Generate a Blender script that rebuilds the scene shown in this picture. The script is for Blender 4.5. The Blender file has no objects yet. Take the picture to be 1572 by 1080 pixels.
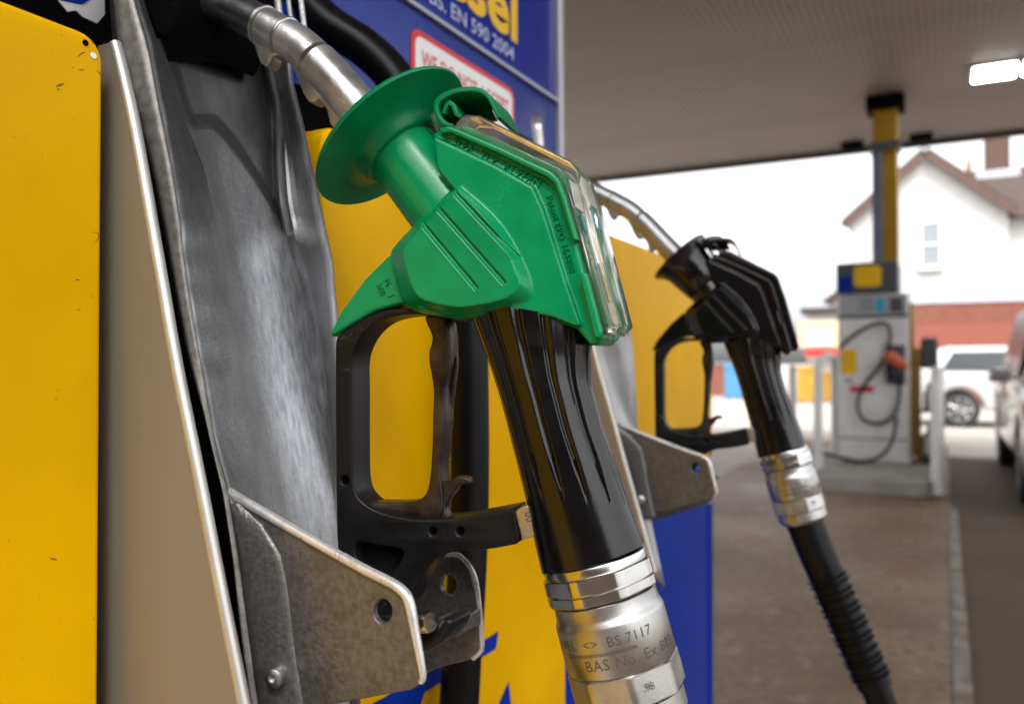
import bpy, bmesh, math, random
from mathutils import Vector, Matrix
random.seed(7)
SC = bpy.context.scene
COL = SC.collection
R = math.radians

# ------------------------------------------------------------------ camera, sky, sun, exposure
FPX = 1250.0                                    # focal length in pixels of the 1572 x 1080 photograph
YAW, PITCH = R(28), R(0.8)
CAM = Vector((0, 0, 1.1))
FH = Vector((-math.sin(YAW), math.cos(YAW), 0))
RT = Vector((math.cos(YAW), math.sin(YAW), 0))
FW = FH * math.cos(PITCH) + Vector((0, 0, math.sin(PITCH)))
UP = Vector((0, 0, math.cos(PITCH))) - FH * math.sin(PITCH)
cd = bpy.data.cameras.new('camera')
cam = bpy.data.objects.new('camera', cd)
COL.objects.link(cam)
cam.matrix_world = Matrix((( RT.x, UP.x, -FW.x, CAM.x), (RT.y, UP.y, -FW.y, CAM.y), (RT.z, UP.z, -FW.z, CAM.z), (0, 0, 0, 1)))
cd.sensor_width = 36.0
cd.lens = 36.0 * FPX / 1572.0
cd.clip_start, cd.clip_end = 0.02, 3000
cd.dof.use_dof = True
cd.dof.focus_distance = 0.405
cd.dof.aperture_fstop = 7.7
SC.camera = cam

SUN_EL, SUN_AZ = 58, 150
w = bpy.data.worlds.new('World')
SC.world = w
w.use_nodes = True
nt = w.node_tree
sky = nt.nodes.new('ShaderNodeTexSky')
sky.sky_type = 'NISHITA'
sky.sun_disc = False
sky.sun_elevation = R(SUN_EL)
sky.sun_rotation = R(SUN_AZ)
sky.dust_density = 4.0
hs = nt.nodes.new('ShaderNodeHueSaturation')
hs.inputs['Saturation'].default_value = 0.12        # a closed white cloud deck
bg = nt.nodes['Background']
bg.inputs['Strength'].default_value = 0.15
nt.links.new(sky.outputs[0], hs.inputs['Color'])
nt.links.new(hs.outputs[0], bg.inputs[0])
sd = bpy.data.lights.new('sun', 'SUN')
sd.energy = 0.9
sd.angle = R(14)
sd.color = (1, 0.96, 0.9)
so = bpy.data.objects.new('sun', sd)
COL.objects.link(so)
sdir = Vector((math.sin(R(SUN_AZ)) * math.cos(R(SUN_EL)), math.cos(R(SUN_AZ)) * math.cos(R(SUN_EL)), math.sin(R(SUN_EL))))
so.rotation_euler = sdir.to_track_quat('Z', 'Y').to_euler()
so.location = (20, -10, 30)
vs = SC.view_settings
vs.view_transform = 'Standard'
vs.look = 'None'
vs.gamma = 1
vs.use_curve_mapping = False
vs.exposure = 1.68
SC.cycles.max_bounces = 10
SC.cycles.transparent_max_bounces = 12
SC.cycles.use_denoising = True
SC.cycles.sample_clamp_indirect = 8

# ------------------------------------------------------------------ picking points of the place
def ray(px, py):
    return FW + RT * ((px - 786) / FPX) - UP * ((py - 540) / FPX)
def PY(px, py, Y):
    r = ray(px, py); return CAM + r * (Y / r.y)
def PX(px, py, X):
    r = ray(px, py); return CAM + r * (X / r.x)
def PZ(px, py, Z):
    r = ray(px, py); return CAM + r * ((Z - CAM.z) / r.z)

NYAW = R(10)                                    # the nozzle hangs a little twisted in its boot
E1 = Vector((math.cos(NYAW), math.sin(NYAW), 0))
MM = Vector((-math.sin(NYAW), math.cos(NYAW), 0))
NO = Vector((-0.34, 0.335, 1.1))
DN = 0.545                                      # from the first nozzle to the second along the pump
DH = 0.555                                       # from the first boot to the second
def N(px, py, wv=0.0, o=None):
    o = o or NO
    r = ray(px, py)
    t = ((o + MM * wv - CAM).dot(MM)) / r.dot(MM)
    h = CAM + r * t - o
    return (h.dot(E1), h.z)

# ------------------------------------------------------------------ materials
def mat(name, col, rough=0.5, metal=0.0, var=0.0, vscale=20.0, rvar=0.0, bump=0.0, bscale=60.0, col2=None, spec=0.5,
        stretch=None, coat=0.0, detail=6.0, lo=0.35, hi=0.65, coords='Object'):
    m = bpy.data.materials.new(name)
    m.use_nodes = True
    t = m.node_tree
    p = t.nodes['Principled BSDF']
    p.inputs['Base Color'].default_value = (*col, 1)
    p.inputs['Roughness'].default_value = rough
    p.inputs['Metallic'].default_value = metal
    p.inputs['Specular IOR Level'].default_value = spec
    p.inputs['Coat Weight'].default_value = coat
    if var or rvar or bump or col2:
        tc = t.nodes.new('ShaderNodeTexCoord')
        mp = t.nodes.new('ShaderNodeMapping')
        t.links.new(tc.outputs[coords], mp.inputs[0])
        if stretch: mp.inputs['Scale'].default_value = stretch
        n = t.nodes.new('ShaderNodeTexNoise')
        n.inputs['Scale'].default_value = vscale
        n.inputs['Detail'].default_value = detail
        t.links.new(mp.outputs[0], n.inputs[0])
        cr = t.nodes.new('ShaderNodeValToRGB')
        cr.color_ramp.elements[0].position = lo
        cr.color_ramp.elements[1].position = hi
        t.links.new(n.outputs[0], cr.inputs[0])
        c2 = col2 or tuple(c * (1 - var) for c in col)
        mx = t.nodes.new('ShaderNodeMix')
        mx.data_type = 'RGBA'
        mx.inputs['A'].default_value = (*c2, 1)
        mx.inputs['B'].default_value = (*col, 1)
        t.links.new(cr.outputs[0], mx.inputs['Factor'])
        t.links.new(mx.outputs['Result'], p.inputs['Base Color'])
        if rvar:
            mr = t.nodes.new('ShaderNodeMapRange')
            mr.inputs['To Min'].default_value = max(0.02, rough - rvar)
            mr.inputs['To Max'].default_value = rough + rvar
            t.links.new(n.outputs[0], mr.inputs[0])
            t.links.new(mr.outputs[0], p.inputs['Roughness'])
        if bump:
            n2 = t.nodes.new('ShaderNodeTexNoise')
            n2.inputs['Scale'].default_value = bscale
            n2.inputs['Detail'].default_value = 4
            t.links.new(mp.outputs[0], n2.inputs[0])
            b = t.nodes.new('ShaderNodeBump')
            b.inputs['Strength'].default_value = bump
            b.inputs['Distance'].default_value = 0.0006
            t.links.new(n2.outputs[0], b.inputs['Height'])
            t.links.new(b.outputs[0], p.inputs['Normal'])
    return m

def scratched(m, scale=(1, 1, 1), amount=0.5, col=(0.05, 0.04, 0.02), vscale=55.0, edge=0.012):
    """thin dark scratches and scuffs on top of a material's colour"""
    t = m.node_tree
    p = t.nodes['Principled BSDF']
    tc = t.nodes.new('ShaderNodeTexCoord')
    mp = t.nodes.new('ShaderNodeMapping')
    mp.inputs['Scale'].default_value = scale
    t.links.new(tc.outputs['Object'], mp.inputs[0])
    dn = t.nodes.new('ShaderNodeTexNoise'); dn.inputs['Scale'].default_value = vscale
    t.links.new(mp.outputs[0], dn.inputs[0])
    gate = t.nodes.new('ShaderNodeTexNoise'); gate.inputs['Scale'].default_value = vscale * 0.33
    t.links.new(mp.outputs[0], gate.inputs[0])
    a = t.nodes.new('ShaderNodeMath'); a.operation = 'SUBTRACT'; a.inputs[1].default_value = 0.5
    t.links.new(dn.outputs[0], a.inputs[0])
    b = t.nodes.new('ShaderNodeMath'); b.operation = 'ABSOLUTE'
    t.links.new(a.outputs[0], b.inputs[0])
    c = t.nodes.new('ShaderNodeMath'); c.operation = 'LESS_THAN'; c.inputs[1].default_value = edge
    t.links.new(b.outputs[0], c.inputs[0])
    g = t.nodes.new('ShaderNodeMath'); g.operation = 'GREATER_THAN'; g.inputs[1].default_value = 0.61
    t.links.new(gate.outputs[0], g.inputs[0])
    f = t.nodes.new('ShaderNodeMath'); f.operation = 'MULTIPLY'
    t.links.new(c.outputs[0], f.inputs[0]); t.links.new(g.outputs[0], f.inputs[1])
    f2 = t.nodes.new('ShaderNodeMath'); f2.operation = 'MULTIPLY'; f2.inputs[1].default_value = amount
    t.links.new(f.outputs[0], f2.inputs[0])
    mx = t.nodes.new('ShaderNodeMix'); mx.data_type = 'RGBA'
    mx.inputs['A'].default_value = p.inputs['Base Color'].default_value
    if p.inputs['Base Color'].links:
        t.links.new(p.inputs['Base Color'].links[0].from_socket, mx.inputs['A'])
    mx.inputs['B'].default_value = (*col, 1)
    t.links.new(f2.outputs[0], mx.inputs['Factor'])
    t.links.new(mx.outputs['Result'], p.inputs['Base Color'])
    return m

M = {}
M['green'] = scratched(mat('green_plastic', (0.0, 0.255, 0.088), 0.23, spec=0.33, var=0.16, vscale=60, rvar=0.10, bump=0.12, bscale=900), amount=0.35, col=(0.05, 0.3, 0.16), vscale=90, edge=0.004)
M['green_rubber'] = mat('green_rubber', (0.0, 0.20, 0.074), 0.34, spec=0.26, var=0.2, vscale=50, rvar=0.1, bump=0.1, bscale=700)
M['black_gloss'] = mat('black_gloss_plastic', (0.0035, 0.0035, 0.004), 0.20, var=0.4, vscale=60, rvar=0.08, bump=0.06, bscale=500, spec=0.5)
M['black_cover'] = mat('black_cover_plastic', (0.003, 0.003, 0.0035), 0.17, var=0.3, vscale=60, rvar=0.05, spec=0.6)
M['black_matt'] = scratched(mat('black_matt_plastic', (0.008, 0.0082, 0.009), 0.36, spec=0.24, var=0.35, vscale=70, rvar=0.10, bump=0.25, bscale=1400), amount=0.3, col=(0.07, 0.07, 0.07), vscale=70, edge=0.005)
M['black_rubber'] = mat('black_rubber', (0.004, 0.004, 0.0045), 0.36, spec=0.2, var=0.3, vscale=40, rvar=0.08, bump=0.1, bscale=400)
M['void'] = mat('dark_inner_housing', (0.003, 0.003, 0.0035), 0.8, spec=0.03)
M['chrome'] = mat('bright_nickel', (0.66, 0.655, 0.64), 0.22, 1.0, var=0.15, vscale=60, rvar=0.08)
M['alloy'] = mat('satin_alloy', (0.55, 0.548, 0.535), 0.36, 1.0, var=0.22, vscale=70, rvar=0.08, bump=0.12, bscale=900)
M['spout'] = scratched(mat('worn_aluminium_tube', (0.60, 0.59, 0.575), 0.33, 0.82, var=0.4, vscale=45, rvar=0.12, bump=0.35, bscale=260), amount=0.6, col=(0.8, 0.8, 0.78), vscale=60, edge=0.012)
M['spout_dark'] = mat('blackened_tube', (0.13, 0.13, 0.14), 0.36, 0.9, var=0.5, vscale=50, rvar=0.12, bump=0.35, bscale=300)
M['spout_clean'] = mat('clean_aluminium_tube', (0.42, 0.42, 0.43), 0.38, 0.85, var=0.12, vscale=30, rvar=0.08)
M['brown_steel'] = mat('burnt_steel', (0.085, 0.066, 0.056), 0.34, 0.8, var=0.7, vscale=70, rvar=0.15, bump=0.4, bscale=300)
M['cast_plate'] = mat('cast_aluminium_plate', (0.142, 0.140, 0.138), 0.36, 0.55, col2=(0.098, 0.093, 0.088), vscale=330, detail=9, rvar=0.08, bump=0.5, bscale=620, lo=0.36, hi=0.62)
M['cast_edge'] = mat('worn_skylit_edge', (0.70, 0.70, 0.70), 0.30, 0.6, var=0.2, vscale=120, rvar=0.1, bump=0.3, bscale=500)  # worn edge metal, lightened so the cup rims carry skylight in their colour
M['champagne'] = mat('champagne_anodised', (0.222, 0.197, 0.150), 0.42, 0.35, var=0.14, vscale=12, rvar=0.06, stretch=(1, 1, 0.12), bump=0.1, bscale=500)
M['champ_edge'] = mat('champagne_rolled_edge', (0.55, 0.54, 0.52), 0.42, 0.7, var=0.1, vscale=40)
M['yellow'] = mat('yellow_enamel', (0.82, 0.435, 0.0), 0.40, spec=0.06, var=0.18, vscale=6, rvar=0.07, bump=0.05, bscale=260)
M['scuff'] = mat('scuff_mark', (0.17, 0.085, 0.006), 0.6)
M['chip'] = mat('paint_chip', (0.42, 0.21, 0.02), 0.6)
M['yellow2'] = mat('yellow_trim', (0.82, 0.46, 0.02), 0.4, var=0.08, vscale=10)
M['blue'] = mat('blue_enamel', (0.003, 0.030, 0.32), 0.35, spec=0.12, var=0.15, vscale=12, rvar=0.06)
M['sign_blue'] = mat('blue_sign_print', (0.005, 0.022, 0.27), 0.16, var=0.12, vscale=14, coat=0.0, spec=0.3)
M['sign_blue2'] = mat('blue_sign_lower_print', (0.010, 0.034, 0.27), 0.22, var=0.2, vscale=14, coat=0.0, spec=0.25)
M['white'] = mat('white_print', (0.80, 0.80, 0.82), 0.4)
M['lightblue_print'] = mat('pale_blue_print', (0.42, 0.47, 0.72), 0.4)
M['red'] = mat('red_print', (0.62, 0.02, 0.02), 0.4)
M['yellow_print'] = mat('yellow_print', (0.78, 0.46, 0.0), 0.4)
M['cyan_print'] = mat('cyan_print', (0.02, 0.36, 0.55), 0.4)
M['trim_grey'] = mat('grey_trim', (0.42, 0.43, 0.46), 0.35, 0.4)
M['engrave'] = mat('engraved_mark', (0.06, 0.058, 0.055), 0.7)
M['grime'] = mat('grime', (0.03, 0.028, 0.022), 0.7, var=0.5, vscale=120)
M['concrete'] = mat('pale_concrete', (0.48, 0.43, 0.38), 0.8, var=0.25, vscale=1.2, bump=0.3, bscale=40)
M['kerb'] = mat('island_concrete', (0.30, 0.28, 0.255), 0.75, var=0.3, vscale=3, bump=0.3, bscale=60)
M['steelwhite'] = mat('white_painted_steel', (0.74, 0.74, 0.73), 0.45, var=0.12, vscale=6)
M['canopy'] = mat('canopy_lining', (0.235, 0.195, 0.16), 0.5, spec=0.25, var=0.30, vscale=0.45, coords='Object')
M['canopy_dark'] = mat('canopy_fascia_inner', (0.035, 0.03, 0.027), 0.6)
M['brick'] = mat('red_brick', (0.24, 0.085, 0.055), 0.85, var=0.3, vscale=8)
M['chimney_brick'] = mat('sooty_brick', (0.12, 0.068, 0.05), 0.85, var=0.3, vscale=8)
M['render'] = mat('white_render', (0.52, 0.515, 0.50), 0.85, var=0.06, vscale=2)
M['tile'] = mat('brown_roof_tile', (0.075, 0.049, 0.040), 0.8, var=0.4, vscale=4, stretch=(1, 1, 6))
M['redboard'] = mat('red_brown_boards', (0.27, 0.075, 0.05), 0.7, var=0.25, vscale=5)
M['bargeboard'] = mat('brown_bargeboard', (0.11, 0.062, 0.046), 0.7, var=0.2, vscale=4)
M['lead'] = mat('lead_flashing', (0.50, 0.53, 0.60), 0.5, var=0.2, vscale=4)
M['glass_dark'] = mat('dark_window_glass', (0.05, 0.058, 0.062), 0.2, spec=0.12)
M['pane'] = mat('pale_window_glass', (0.26, 0.29, 0.31), 0.2, spec=0.3)
M['car_white'] = mat('white_car_paint', (0.55, 0.55, 0.55), 0.3, coat=0.3, var=0.04, vscale=3)
M['car_silver'] = mat('silver_car_paint', (0.42, 0.42, 0.43), 0.28, 0.6, coat=0.6, var=0.08, vscale=4)
M['tyre'] = mat('tyre_rubber', (0.014, 0.014, 0.014), 0.7)
M['rim'] = mat('alloy_rim', (0.45, 0.45, 0.46), 0.3, 0.9)
M['orange'] = mat('orange_red_plastic', (0.55, 0.11, 0.05), 0.4)
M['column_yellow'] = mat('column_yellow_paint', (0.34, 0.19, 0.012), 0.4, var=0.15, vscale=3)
M['column_blue'] = mat('grey_blue_paint', (0.14, 0.17, 0.24), 0.45, var=0.15, vscale=4)
M['header_grey'] = mat('dark_grey_header', (0.075, 0.085, 0.105), 0.4, var=0.15, vscale=6)
M['bin_yellow'] = mat('faded_yellow_plastic', (0.46, 0.25, 0.02), 0.5, var=0.2, vscale=5)
M['bluebin'] = mat('bright_blue_plastic', (0.06, 0.22, 0.42), 0.5)
M['cream'] = mat('cream_board', (0.75, 0.55, 0.33), 0.6, var=0.1, vscale=2)
M['amber'] = mat('amber_lens', (0.75, 0.33, 0.03), 0.25)

def emit(name, col, s):
    m = mat(name, col, 0.5)
    p = m.node_tree.nodes['Principled BSDF']
    p.inputs['Emission Color'].default_value = (*col, 1)
    p.inputs['Emission Strength'].default_value = s
    return m
M['lamp'] = emit('lit_lamp_diffuser', (1, 0.97, 0.88), 9.0)

def clear_plastic():
    m = bpy.data.materials.new('clear_scuffed_plastic')
    m.use_nodes = True
    t = m.node_tree
    p = t.nodes['Principled BSDF']
    p.inputs['Transmission Weight'].default_value = 0.95
    p.inputs['IOR'].default_value = 1.36
    tc = t.nodes.new('ShaderNodeTexCoord')
    n = t.nodes.new('ShaderNodeTexNoise'); n.inputs['Scale'].default_value = 90; n.inputs['Detail'].default_value = 6
    t.links.new(tc.outputs['Object'], n.inputs[0])
    cr = t.nodes.new('ShaderNodeValToRGB')
    cr.color_ramp.elements[0].position = 0.42; cr.color_ramp.elements[0].color = (0.72, 0.68, 0.58, 1)
    cr.color_ramp.elements[1].position = 0.60; cr.color_ramp.elements[1].color = (0.98, 0.97, 0.95, 1)
    t.links.new(n.outputs[0], cr.inputs[0])
    t.links.new(cr.outputs[0], p.inputs['Base Color'])
    mr = t.nodes.new('ShaderNodeMapRange'); mr.inputs['To Min'].default_value = 0.22; mr.inputs['To Max'].default_value = 0.02
    t.links.new(n.outputs[0], mr.inputs[0]); t.links.new(mr.outputs[0], p.inputs['Roughness'])
    return m
M['clear'] = clear_plastic()

def boot_metal():
    """cast aluminium: dull and stained where untouched, polished and streaked where the spouts slide"""
    m = bpy.data.materials.new('cast_boot_metal')
    m.use_nodes = True
    t = m.node_tree
    p = t.nodes['Principled BSDF']
    L = t.links.new
    tc = t.nodes.new('ShaderNodeTexCoord')
    def noise(scale, detail=6, st=(1, 1, 1), rough=0.5):
        mp = t.nodes.new('ShaderNodeMapping'); mp.inputs['Scale'].default_value = st
        L(tc.outputs['Object'], mp.inputs[0])
        n = t.nodes.new('ShaderNodeTexNoise'); n.inputs['Scale'].default_value = scale; n.inputs['Detail'].default_value = detail
        n.inputs['Roughness'].default_value = rough
        L(mp.outputs[0], n.inputs[0]); return n.outputs[0]
    def ramp(s, a, b, c0=(0, 0, 0, 1), c1=(1, 1, 1, 1)):
        r = t.nodes.new('ShaderNodeValToRGB')
        r.color_ramp.elements[0].position = a; r.color_ramp.elements[1].position = b
        r.color_ramp.elements[0].color = c0; r.color_ramp.elements[1].color = c1
        L(s, r.inputs[0]); return r.outputs[0]
    def mix(f, a, b):
        x = t.nodes.new('ShaderNodeMix'); x.data_type = 'RGBA'
        L(f, x.inputs['Factor'])
        for s, v in (('A', a), ('B', b)):
            if isinstance(v, tuple): x.inputs[s].default_value = v
            else: L(v, x.inputs[s])
        return x.outputs['Result']
    at = t.nodes.new('ShaderNodeAttribute'); at.attribute_name = 'wear'
    fine = noise(420, 4, rough=0.7)
    addn = t.nodes.new('ShaderNodeMath'); addn.operation = 'MULTIPLY_ADD'
    L(fine, addn.inputs[0]); addn.inputs[1].default_value = 0.30; addn.inputs[2].default_value = -0.13
    sm = t.nodes.new('ShaderNodeMath'); sm.operation = 'ADD'
    L(at.outputs['Fac'], sm.inputs[0]); L(addn.outputs[0], sm.inputs[1])
    wear = ramp(sm.outputs[0], 0.28, 0.92)
    dull = mix(ramp(noise(520, 6, rough=0.7), 0.36, 0.64), (0.155, 0.155, 0.156, 1), (0.215, 0.214, 0.21, 1))
    dull = mix(ramp(noise(90, 6, (1, 1, 0.10)), 0.30, 0.62), (0.13, 0.13, 0.132, 1), dull)
    dull = mix(ramp(noise(14, 5), 0.62, 0.80), dull, (0.25, 0.225, 0.18, 1))
    streak = mix(ramp(noise(330, 6, (1, 1, 0.012)), 0.32, 0.66), (0.30, 0.31, 0.33, 1), (0.56, 0.575, 0.60, 1))
    L(mix(wear, dull, streak), p.inputs['Base Color'])
    p.inputs['Metallic'].default_value = 0.85
    rr = mix(wear, (0.37, 0.37, 0.37, 1), (0.33, 0.33, 0.33, 1))
    L(rr, p.inputs['Roughness'])
    b = t.nodes.new('ShaderNodeBump'); b.inputs['Strength'].default_value = 0.2; b.inputs['Distance'].default_value = 0.0006
    L(noise(700, 3), b.inputs['Height']); L(b.outputs[0], p.inputs['Normal'])
    return m
M['boot'] = boot_metal()
M['flange'] = mat('worn_flange', (0.26, 0.245, 0.225), 0.42, 0.25, col2=(0.15, 0.14, 0.128), vscale=160, detail=8, rvar=0.08, bump=0.3, bscale=600)
M['boot_bright'] = mat('bright_worn_boot', (0.66, 0.66, 0.66), 0.30, 0.75, var=0.25, vscale=40, rvar=0.08, stretch=(1, 1, 0.2))

# ------------------------------------------------------------------ object helpers
ORG = {}
def tag(o, label=None, cat=None, group=None, kind=None):
    if label: o['label'] = label
    if cat: o['category'] = cat
    if group: o['group'] = group
    if kind: o['kind'] = kind
    return o
def empty(name, loc, label, cat, group=None, rz=0.0, local=False):
    o = bpy.data.objects.new(name, None)
    o.empty_display_size = 0.1
    COL.objects.link(o)
    o.location = loc
    o.rotation_euler = (0, 0, rz)
    ORG[o] = Vector((0, 0, 0)) if local else Vector(loc)
    return tag(o, label, cat, group)
def mk(name, geo, m, parent=None, sharp=35, bev=0.0, bseg=2, weld=True, base=False):
    """one mesh object from (verts, faces); its origin sits in the middle of the shape"""
    vs_, fs_ = geo
    vs_ = [Vector(v) for v in vs_]
    lo = Vector([min(v[i] for v in vs_) for i in range(3)])
    hi = Vector([max(v[i] for v in vs_) for i in range(3)])
    c = (lo + hi) / 2
    if base: c.z = lo.z
    me = bpy.data.meshes.new(name)
    me.from_pydata([v - c for v in vs_], [], fs_)
    bm = bmesh.new(); bm.from_mesh(me)
    if weld: bmesh.ops.remove_doubles(bm, verts=bm.verts, dist=1e-6)
    bmesh.ops.recalc_face_normals(bm, faces=bm.faces)
    bm.to_mesh(me); bm.free()
    me.polygons.foreach_set('use_smooth', [True] * len(me.polygons))
    me.set_sharp_from_angle(angle=R(sharp))
    me.materials.append(m)
    o = bpy.data.objects.new(name, me)
    COL.objects.link(o)
    o.location = c - (ORG[parent] if parent else Vector((0, 0, 0)))
    ORG[o] = c
    if parent: o.parent = parent
    if bev:
        b = o.modifiers.new('bevel', 'BEVEL')
        b.width = bev; b.segments = bseg; b.limit_method = 'ANGLE'; b.angle_limit = R(32)
        b.harden_normals = False
    return o
def join(*gs):
    V, F = [], []
    for v, f in gs:
        n = len(V); V += [Vector(x) for x in v]; F += [tuple(i + n for i in q) for q in f]
    return V, F
def box(x0, x1, y0, y1, z0, z1):
    v = [(x, y, z) for x in (x0, x1) for y in (y0, y1) for z in (z0, z1)]
    return v, [(0, 1, 3, 2), (4, 6, 7, 5), (0, 4, 5, 1), (2, 3, 7, 6), (0, 2, 6, 4), (1, 5, 7, 3)]
def frame_for(d):
    d = d.normalized()
    a = Vector((0, 0, 1)) if abs(d.z) < 0.9 else Vector((1, 0, 0))
    u = d.cross(a).normalized()
    return u, d.cross(u).normalized()
def lathe(p, d, prof, n=48, cap=True, twist=0.0, u0=None):
    """prof: (distance along axis, radius) or (distance, radius, facets) rings"""
    p, d = Vector(p), Vector(d).normalized()
    u, v = frame_for(d)
    if u0 is not None:
        u = (Vector(u0) - d * d.dot(Vector(u0))).normalized(); v = d.cross(u)
    V, F = [], []
    for q in prof:
        for k in range(n):
            an = 2 * math.pi * k / n + twist
            r = q[1]
            if len(q) > 2 and q[2]:                  # q[1] across the flats, corners turned down to q[3]
                seg = 2 * math.pi / q[2]
                r = min(q[1] / math.cos(((an - twist) % seg) - seg / 2), q[3])
            V.append(p + d * q[0] + (u * math.cos(an) + v * math.sin(an)) * r)
    m = len(prof)
    for i in range(m - 1):
        for k in range(n):
            a, b = i * n + k, i * n + (k + 1) % n
            F.append((a, b, b + n, a + n))
    if cap:
        F.append(tuple(range(n))[::-1]); F.append(tuple(range((m - 1) * n, m * n)))
    return V, F
def cr(pts, sub=6, closed=False):
    pts = [Vector(p) for p in pts]
    n = len(pts); out = []
    rng = n if closed else n - 1
    for i in range(rng):
        p0 = pts[(i - 1) % n] if closed or i > 0 else pts[i] * 2 - pts[i + 1]
        p1 = pts[i]; p2 = pts[(i + 1) % n]
        p3 = pts[(i + 2) % n] if closed or i + 2 < n else p2 * 2 - p1
        for k in range(sub):
            t = k / sub
            out.append(0.5 * ((2 * p1) + (p2 - p0) * t + (2 * p0 - 5 * p1 + 4 * p2 - p3) * t * t + (3 * p1 - p0 - 3 * p2 + p3) * t ** 3))
    if not closed: out.append(pts[-1])
    return out
def sweep(path, rad, n=24, cap=True):
    path = [Vector(p) for p in path]
    V, F = [], []
    u = None
    for i, p in enumerate(path):
        d = (path[min(i + 1, len(path) - 1)] - path[max(i - 1, 0)]).normalized()
        if u is None: u, _ = frame_for(d)
        u = (u - d * d.dot(u)).normalized()
        v = d.cross(u)
        r = rad(i / (len(path) - 1)) if callable(rad) else rad
        for k in range(n):
            a = 2 * math.pi * k / n
            V.append(p + (u * math.cos(a) + v * math.sin(a)) * r)
    for i in range(len(path) - 1):
        for k in range(n):
            a, b = i * n + k, i * n + (k + 1) % n
            F.append((a, b, b + n, a + n))
    if cap:
        F.append(tuple(range(n))[::-1]); F.append(tuple(range((len(path) - 1) * n, len(path) * n)))
    return V, F
def evaluated(o):
    bpy.context.view_layer.update()
    dg = bpy.context.evaluated_depsgraph_get()
    me = bpy.data.meshes.new_from_object(o.evaluated_get(dg))
    V = [v.co.copy() for v in me.vertices]; F = [tuple(p.vertices) for p in me.polygons]
    bpy.data.meshes.remove(me)
    return V, F
def plate(outlines, half, bevel=0.001, res=2):
    """flat plate with rounded edges from 2-D outlines (later ones are holes); lies in x, y with thickness along z"""
    cu = bpy.data.curves.new('outline', 'CURVE')
    cu.dimensions = '2D'; cu.fill_mode = 'BOTH'
    cu.extrude = max(half - bevel, 1e-5); cu.bevel_depth = bevel; cu.bevel_resolution = res; cu.offset = -bevel
    for ol in outlines:
        s = cu.splines.new('POLY'); s.points.add(len(ol) - 1)
        for q, p in zip(s.points, ol): q.co = (p[0], p[1], 0, 1)
        s.use_cyclic_u = True
    o = bpy.data.objects.new('outline', cu); COL.objects.link(o)
    g = evaluated(o)
    bpy.data.objects.remove(o); bpy.data.curves.remove(cu)
    return g
def text2d(body, size, extr=0.0, shear=0.0, bold=0.0, align='LEFT', space=1.0, res=3):
    cu = bpy.data.curves.new('text', 'FONT')
    cu.body = body; cu.size = size; cu.extrude = extr; cu.shear = shear; cu.offset = bold
    cu.align_x = align; cu.space_character = space; cu.resolution_u = res
    o = bpy.data.objects.new('text', cu); COL.objects.link(o)
    g = evaluated(o)
    bpy.data.objects.remove(o); bpy.data.curves.remove(cu)
    return g
def nloc(geo, w0=0.0):                          # plate coordinates -> nozzle coordinates (along, across, up)
    V, F = geo
    return [Vector((v[0], w0 + v[2], v[1])) for v in V], F
def yplate(geo, Y):                             # plate coordinates (x, z) standing in the plane y = Y
    V, F = geo
    return [Vector((v[0], Y + v[2], v[1])) for v in V], F
def xplate(geo, X):                             # plate coordinates (y, z) standing in the plane x = X
    V, F = geo
    return [Vector((X + v[2], v[0], v[1])) for v in V], F
def circle2(c, r, n=20, sy=1.0):
    return [(c[0] + r * math.cos(2 * math.pi * k / n), c[1] + r * sy * math.sin(2 * math.pi * k / n)) for k in range(n)]
def npts(pts, wv=0.0): return [N(px, py, wv) for px, py in pts]
def ypts(pts, Y): return [(PY(px, py, Y).x, PY(px, py, Y).z) for px, py in pts]
def round_rect(x0, x1, y0, y1, r, n=6):
    out = []
    for cx, cy, a0 in ((x1 - r, y1 - r, 0), (x0 + r, y1 - r, 90), (x0 + r, y0 + r, 180), (x1 - r, y0 + r, 270)):
        for k in range(n + 1):
            a = R(a0 + 90 * k / n); out.append((cx + r * math.cos(a), cy + r * math.sin(a)))
    return out
def moulded(geos, voxel, it=4):
    """melt overlapping solids into one moulded skin with soft fillets"""
    V, F = join(*geos)
    me = bpy.data.meshes.new('melt'); me.from_pydata(V, [], F)
    bm = bmesh.new(); bm.from_mesh(me)
    bmesh.ops.remove_doubles(bm, verts=bm.verts, dist=1e-6)
    bmesh.ops.recalc_face_normals(bm, faces=bm.faces); bm.to_mesh(me); bm.free()
    o = bpy.data.objects.new('melt', me); COL.objects.link(o)
    r = o.modifiers.new('r', 'REMESH'); r.mode = 'VOXEL'; r.voxel_size = voxel
    s = o.modifiers.new('s', 'SMOOTH'); s.factor = 0.5; s.iterations = it
    g = evaluated(o)
    bpy.data.objects.remove(o); bpy.data.meshes.remove(me)
    return g

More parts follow.
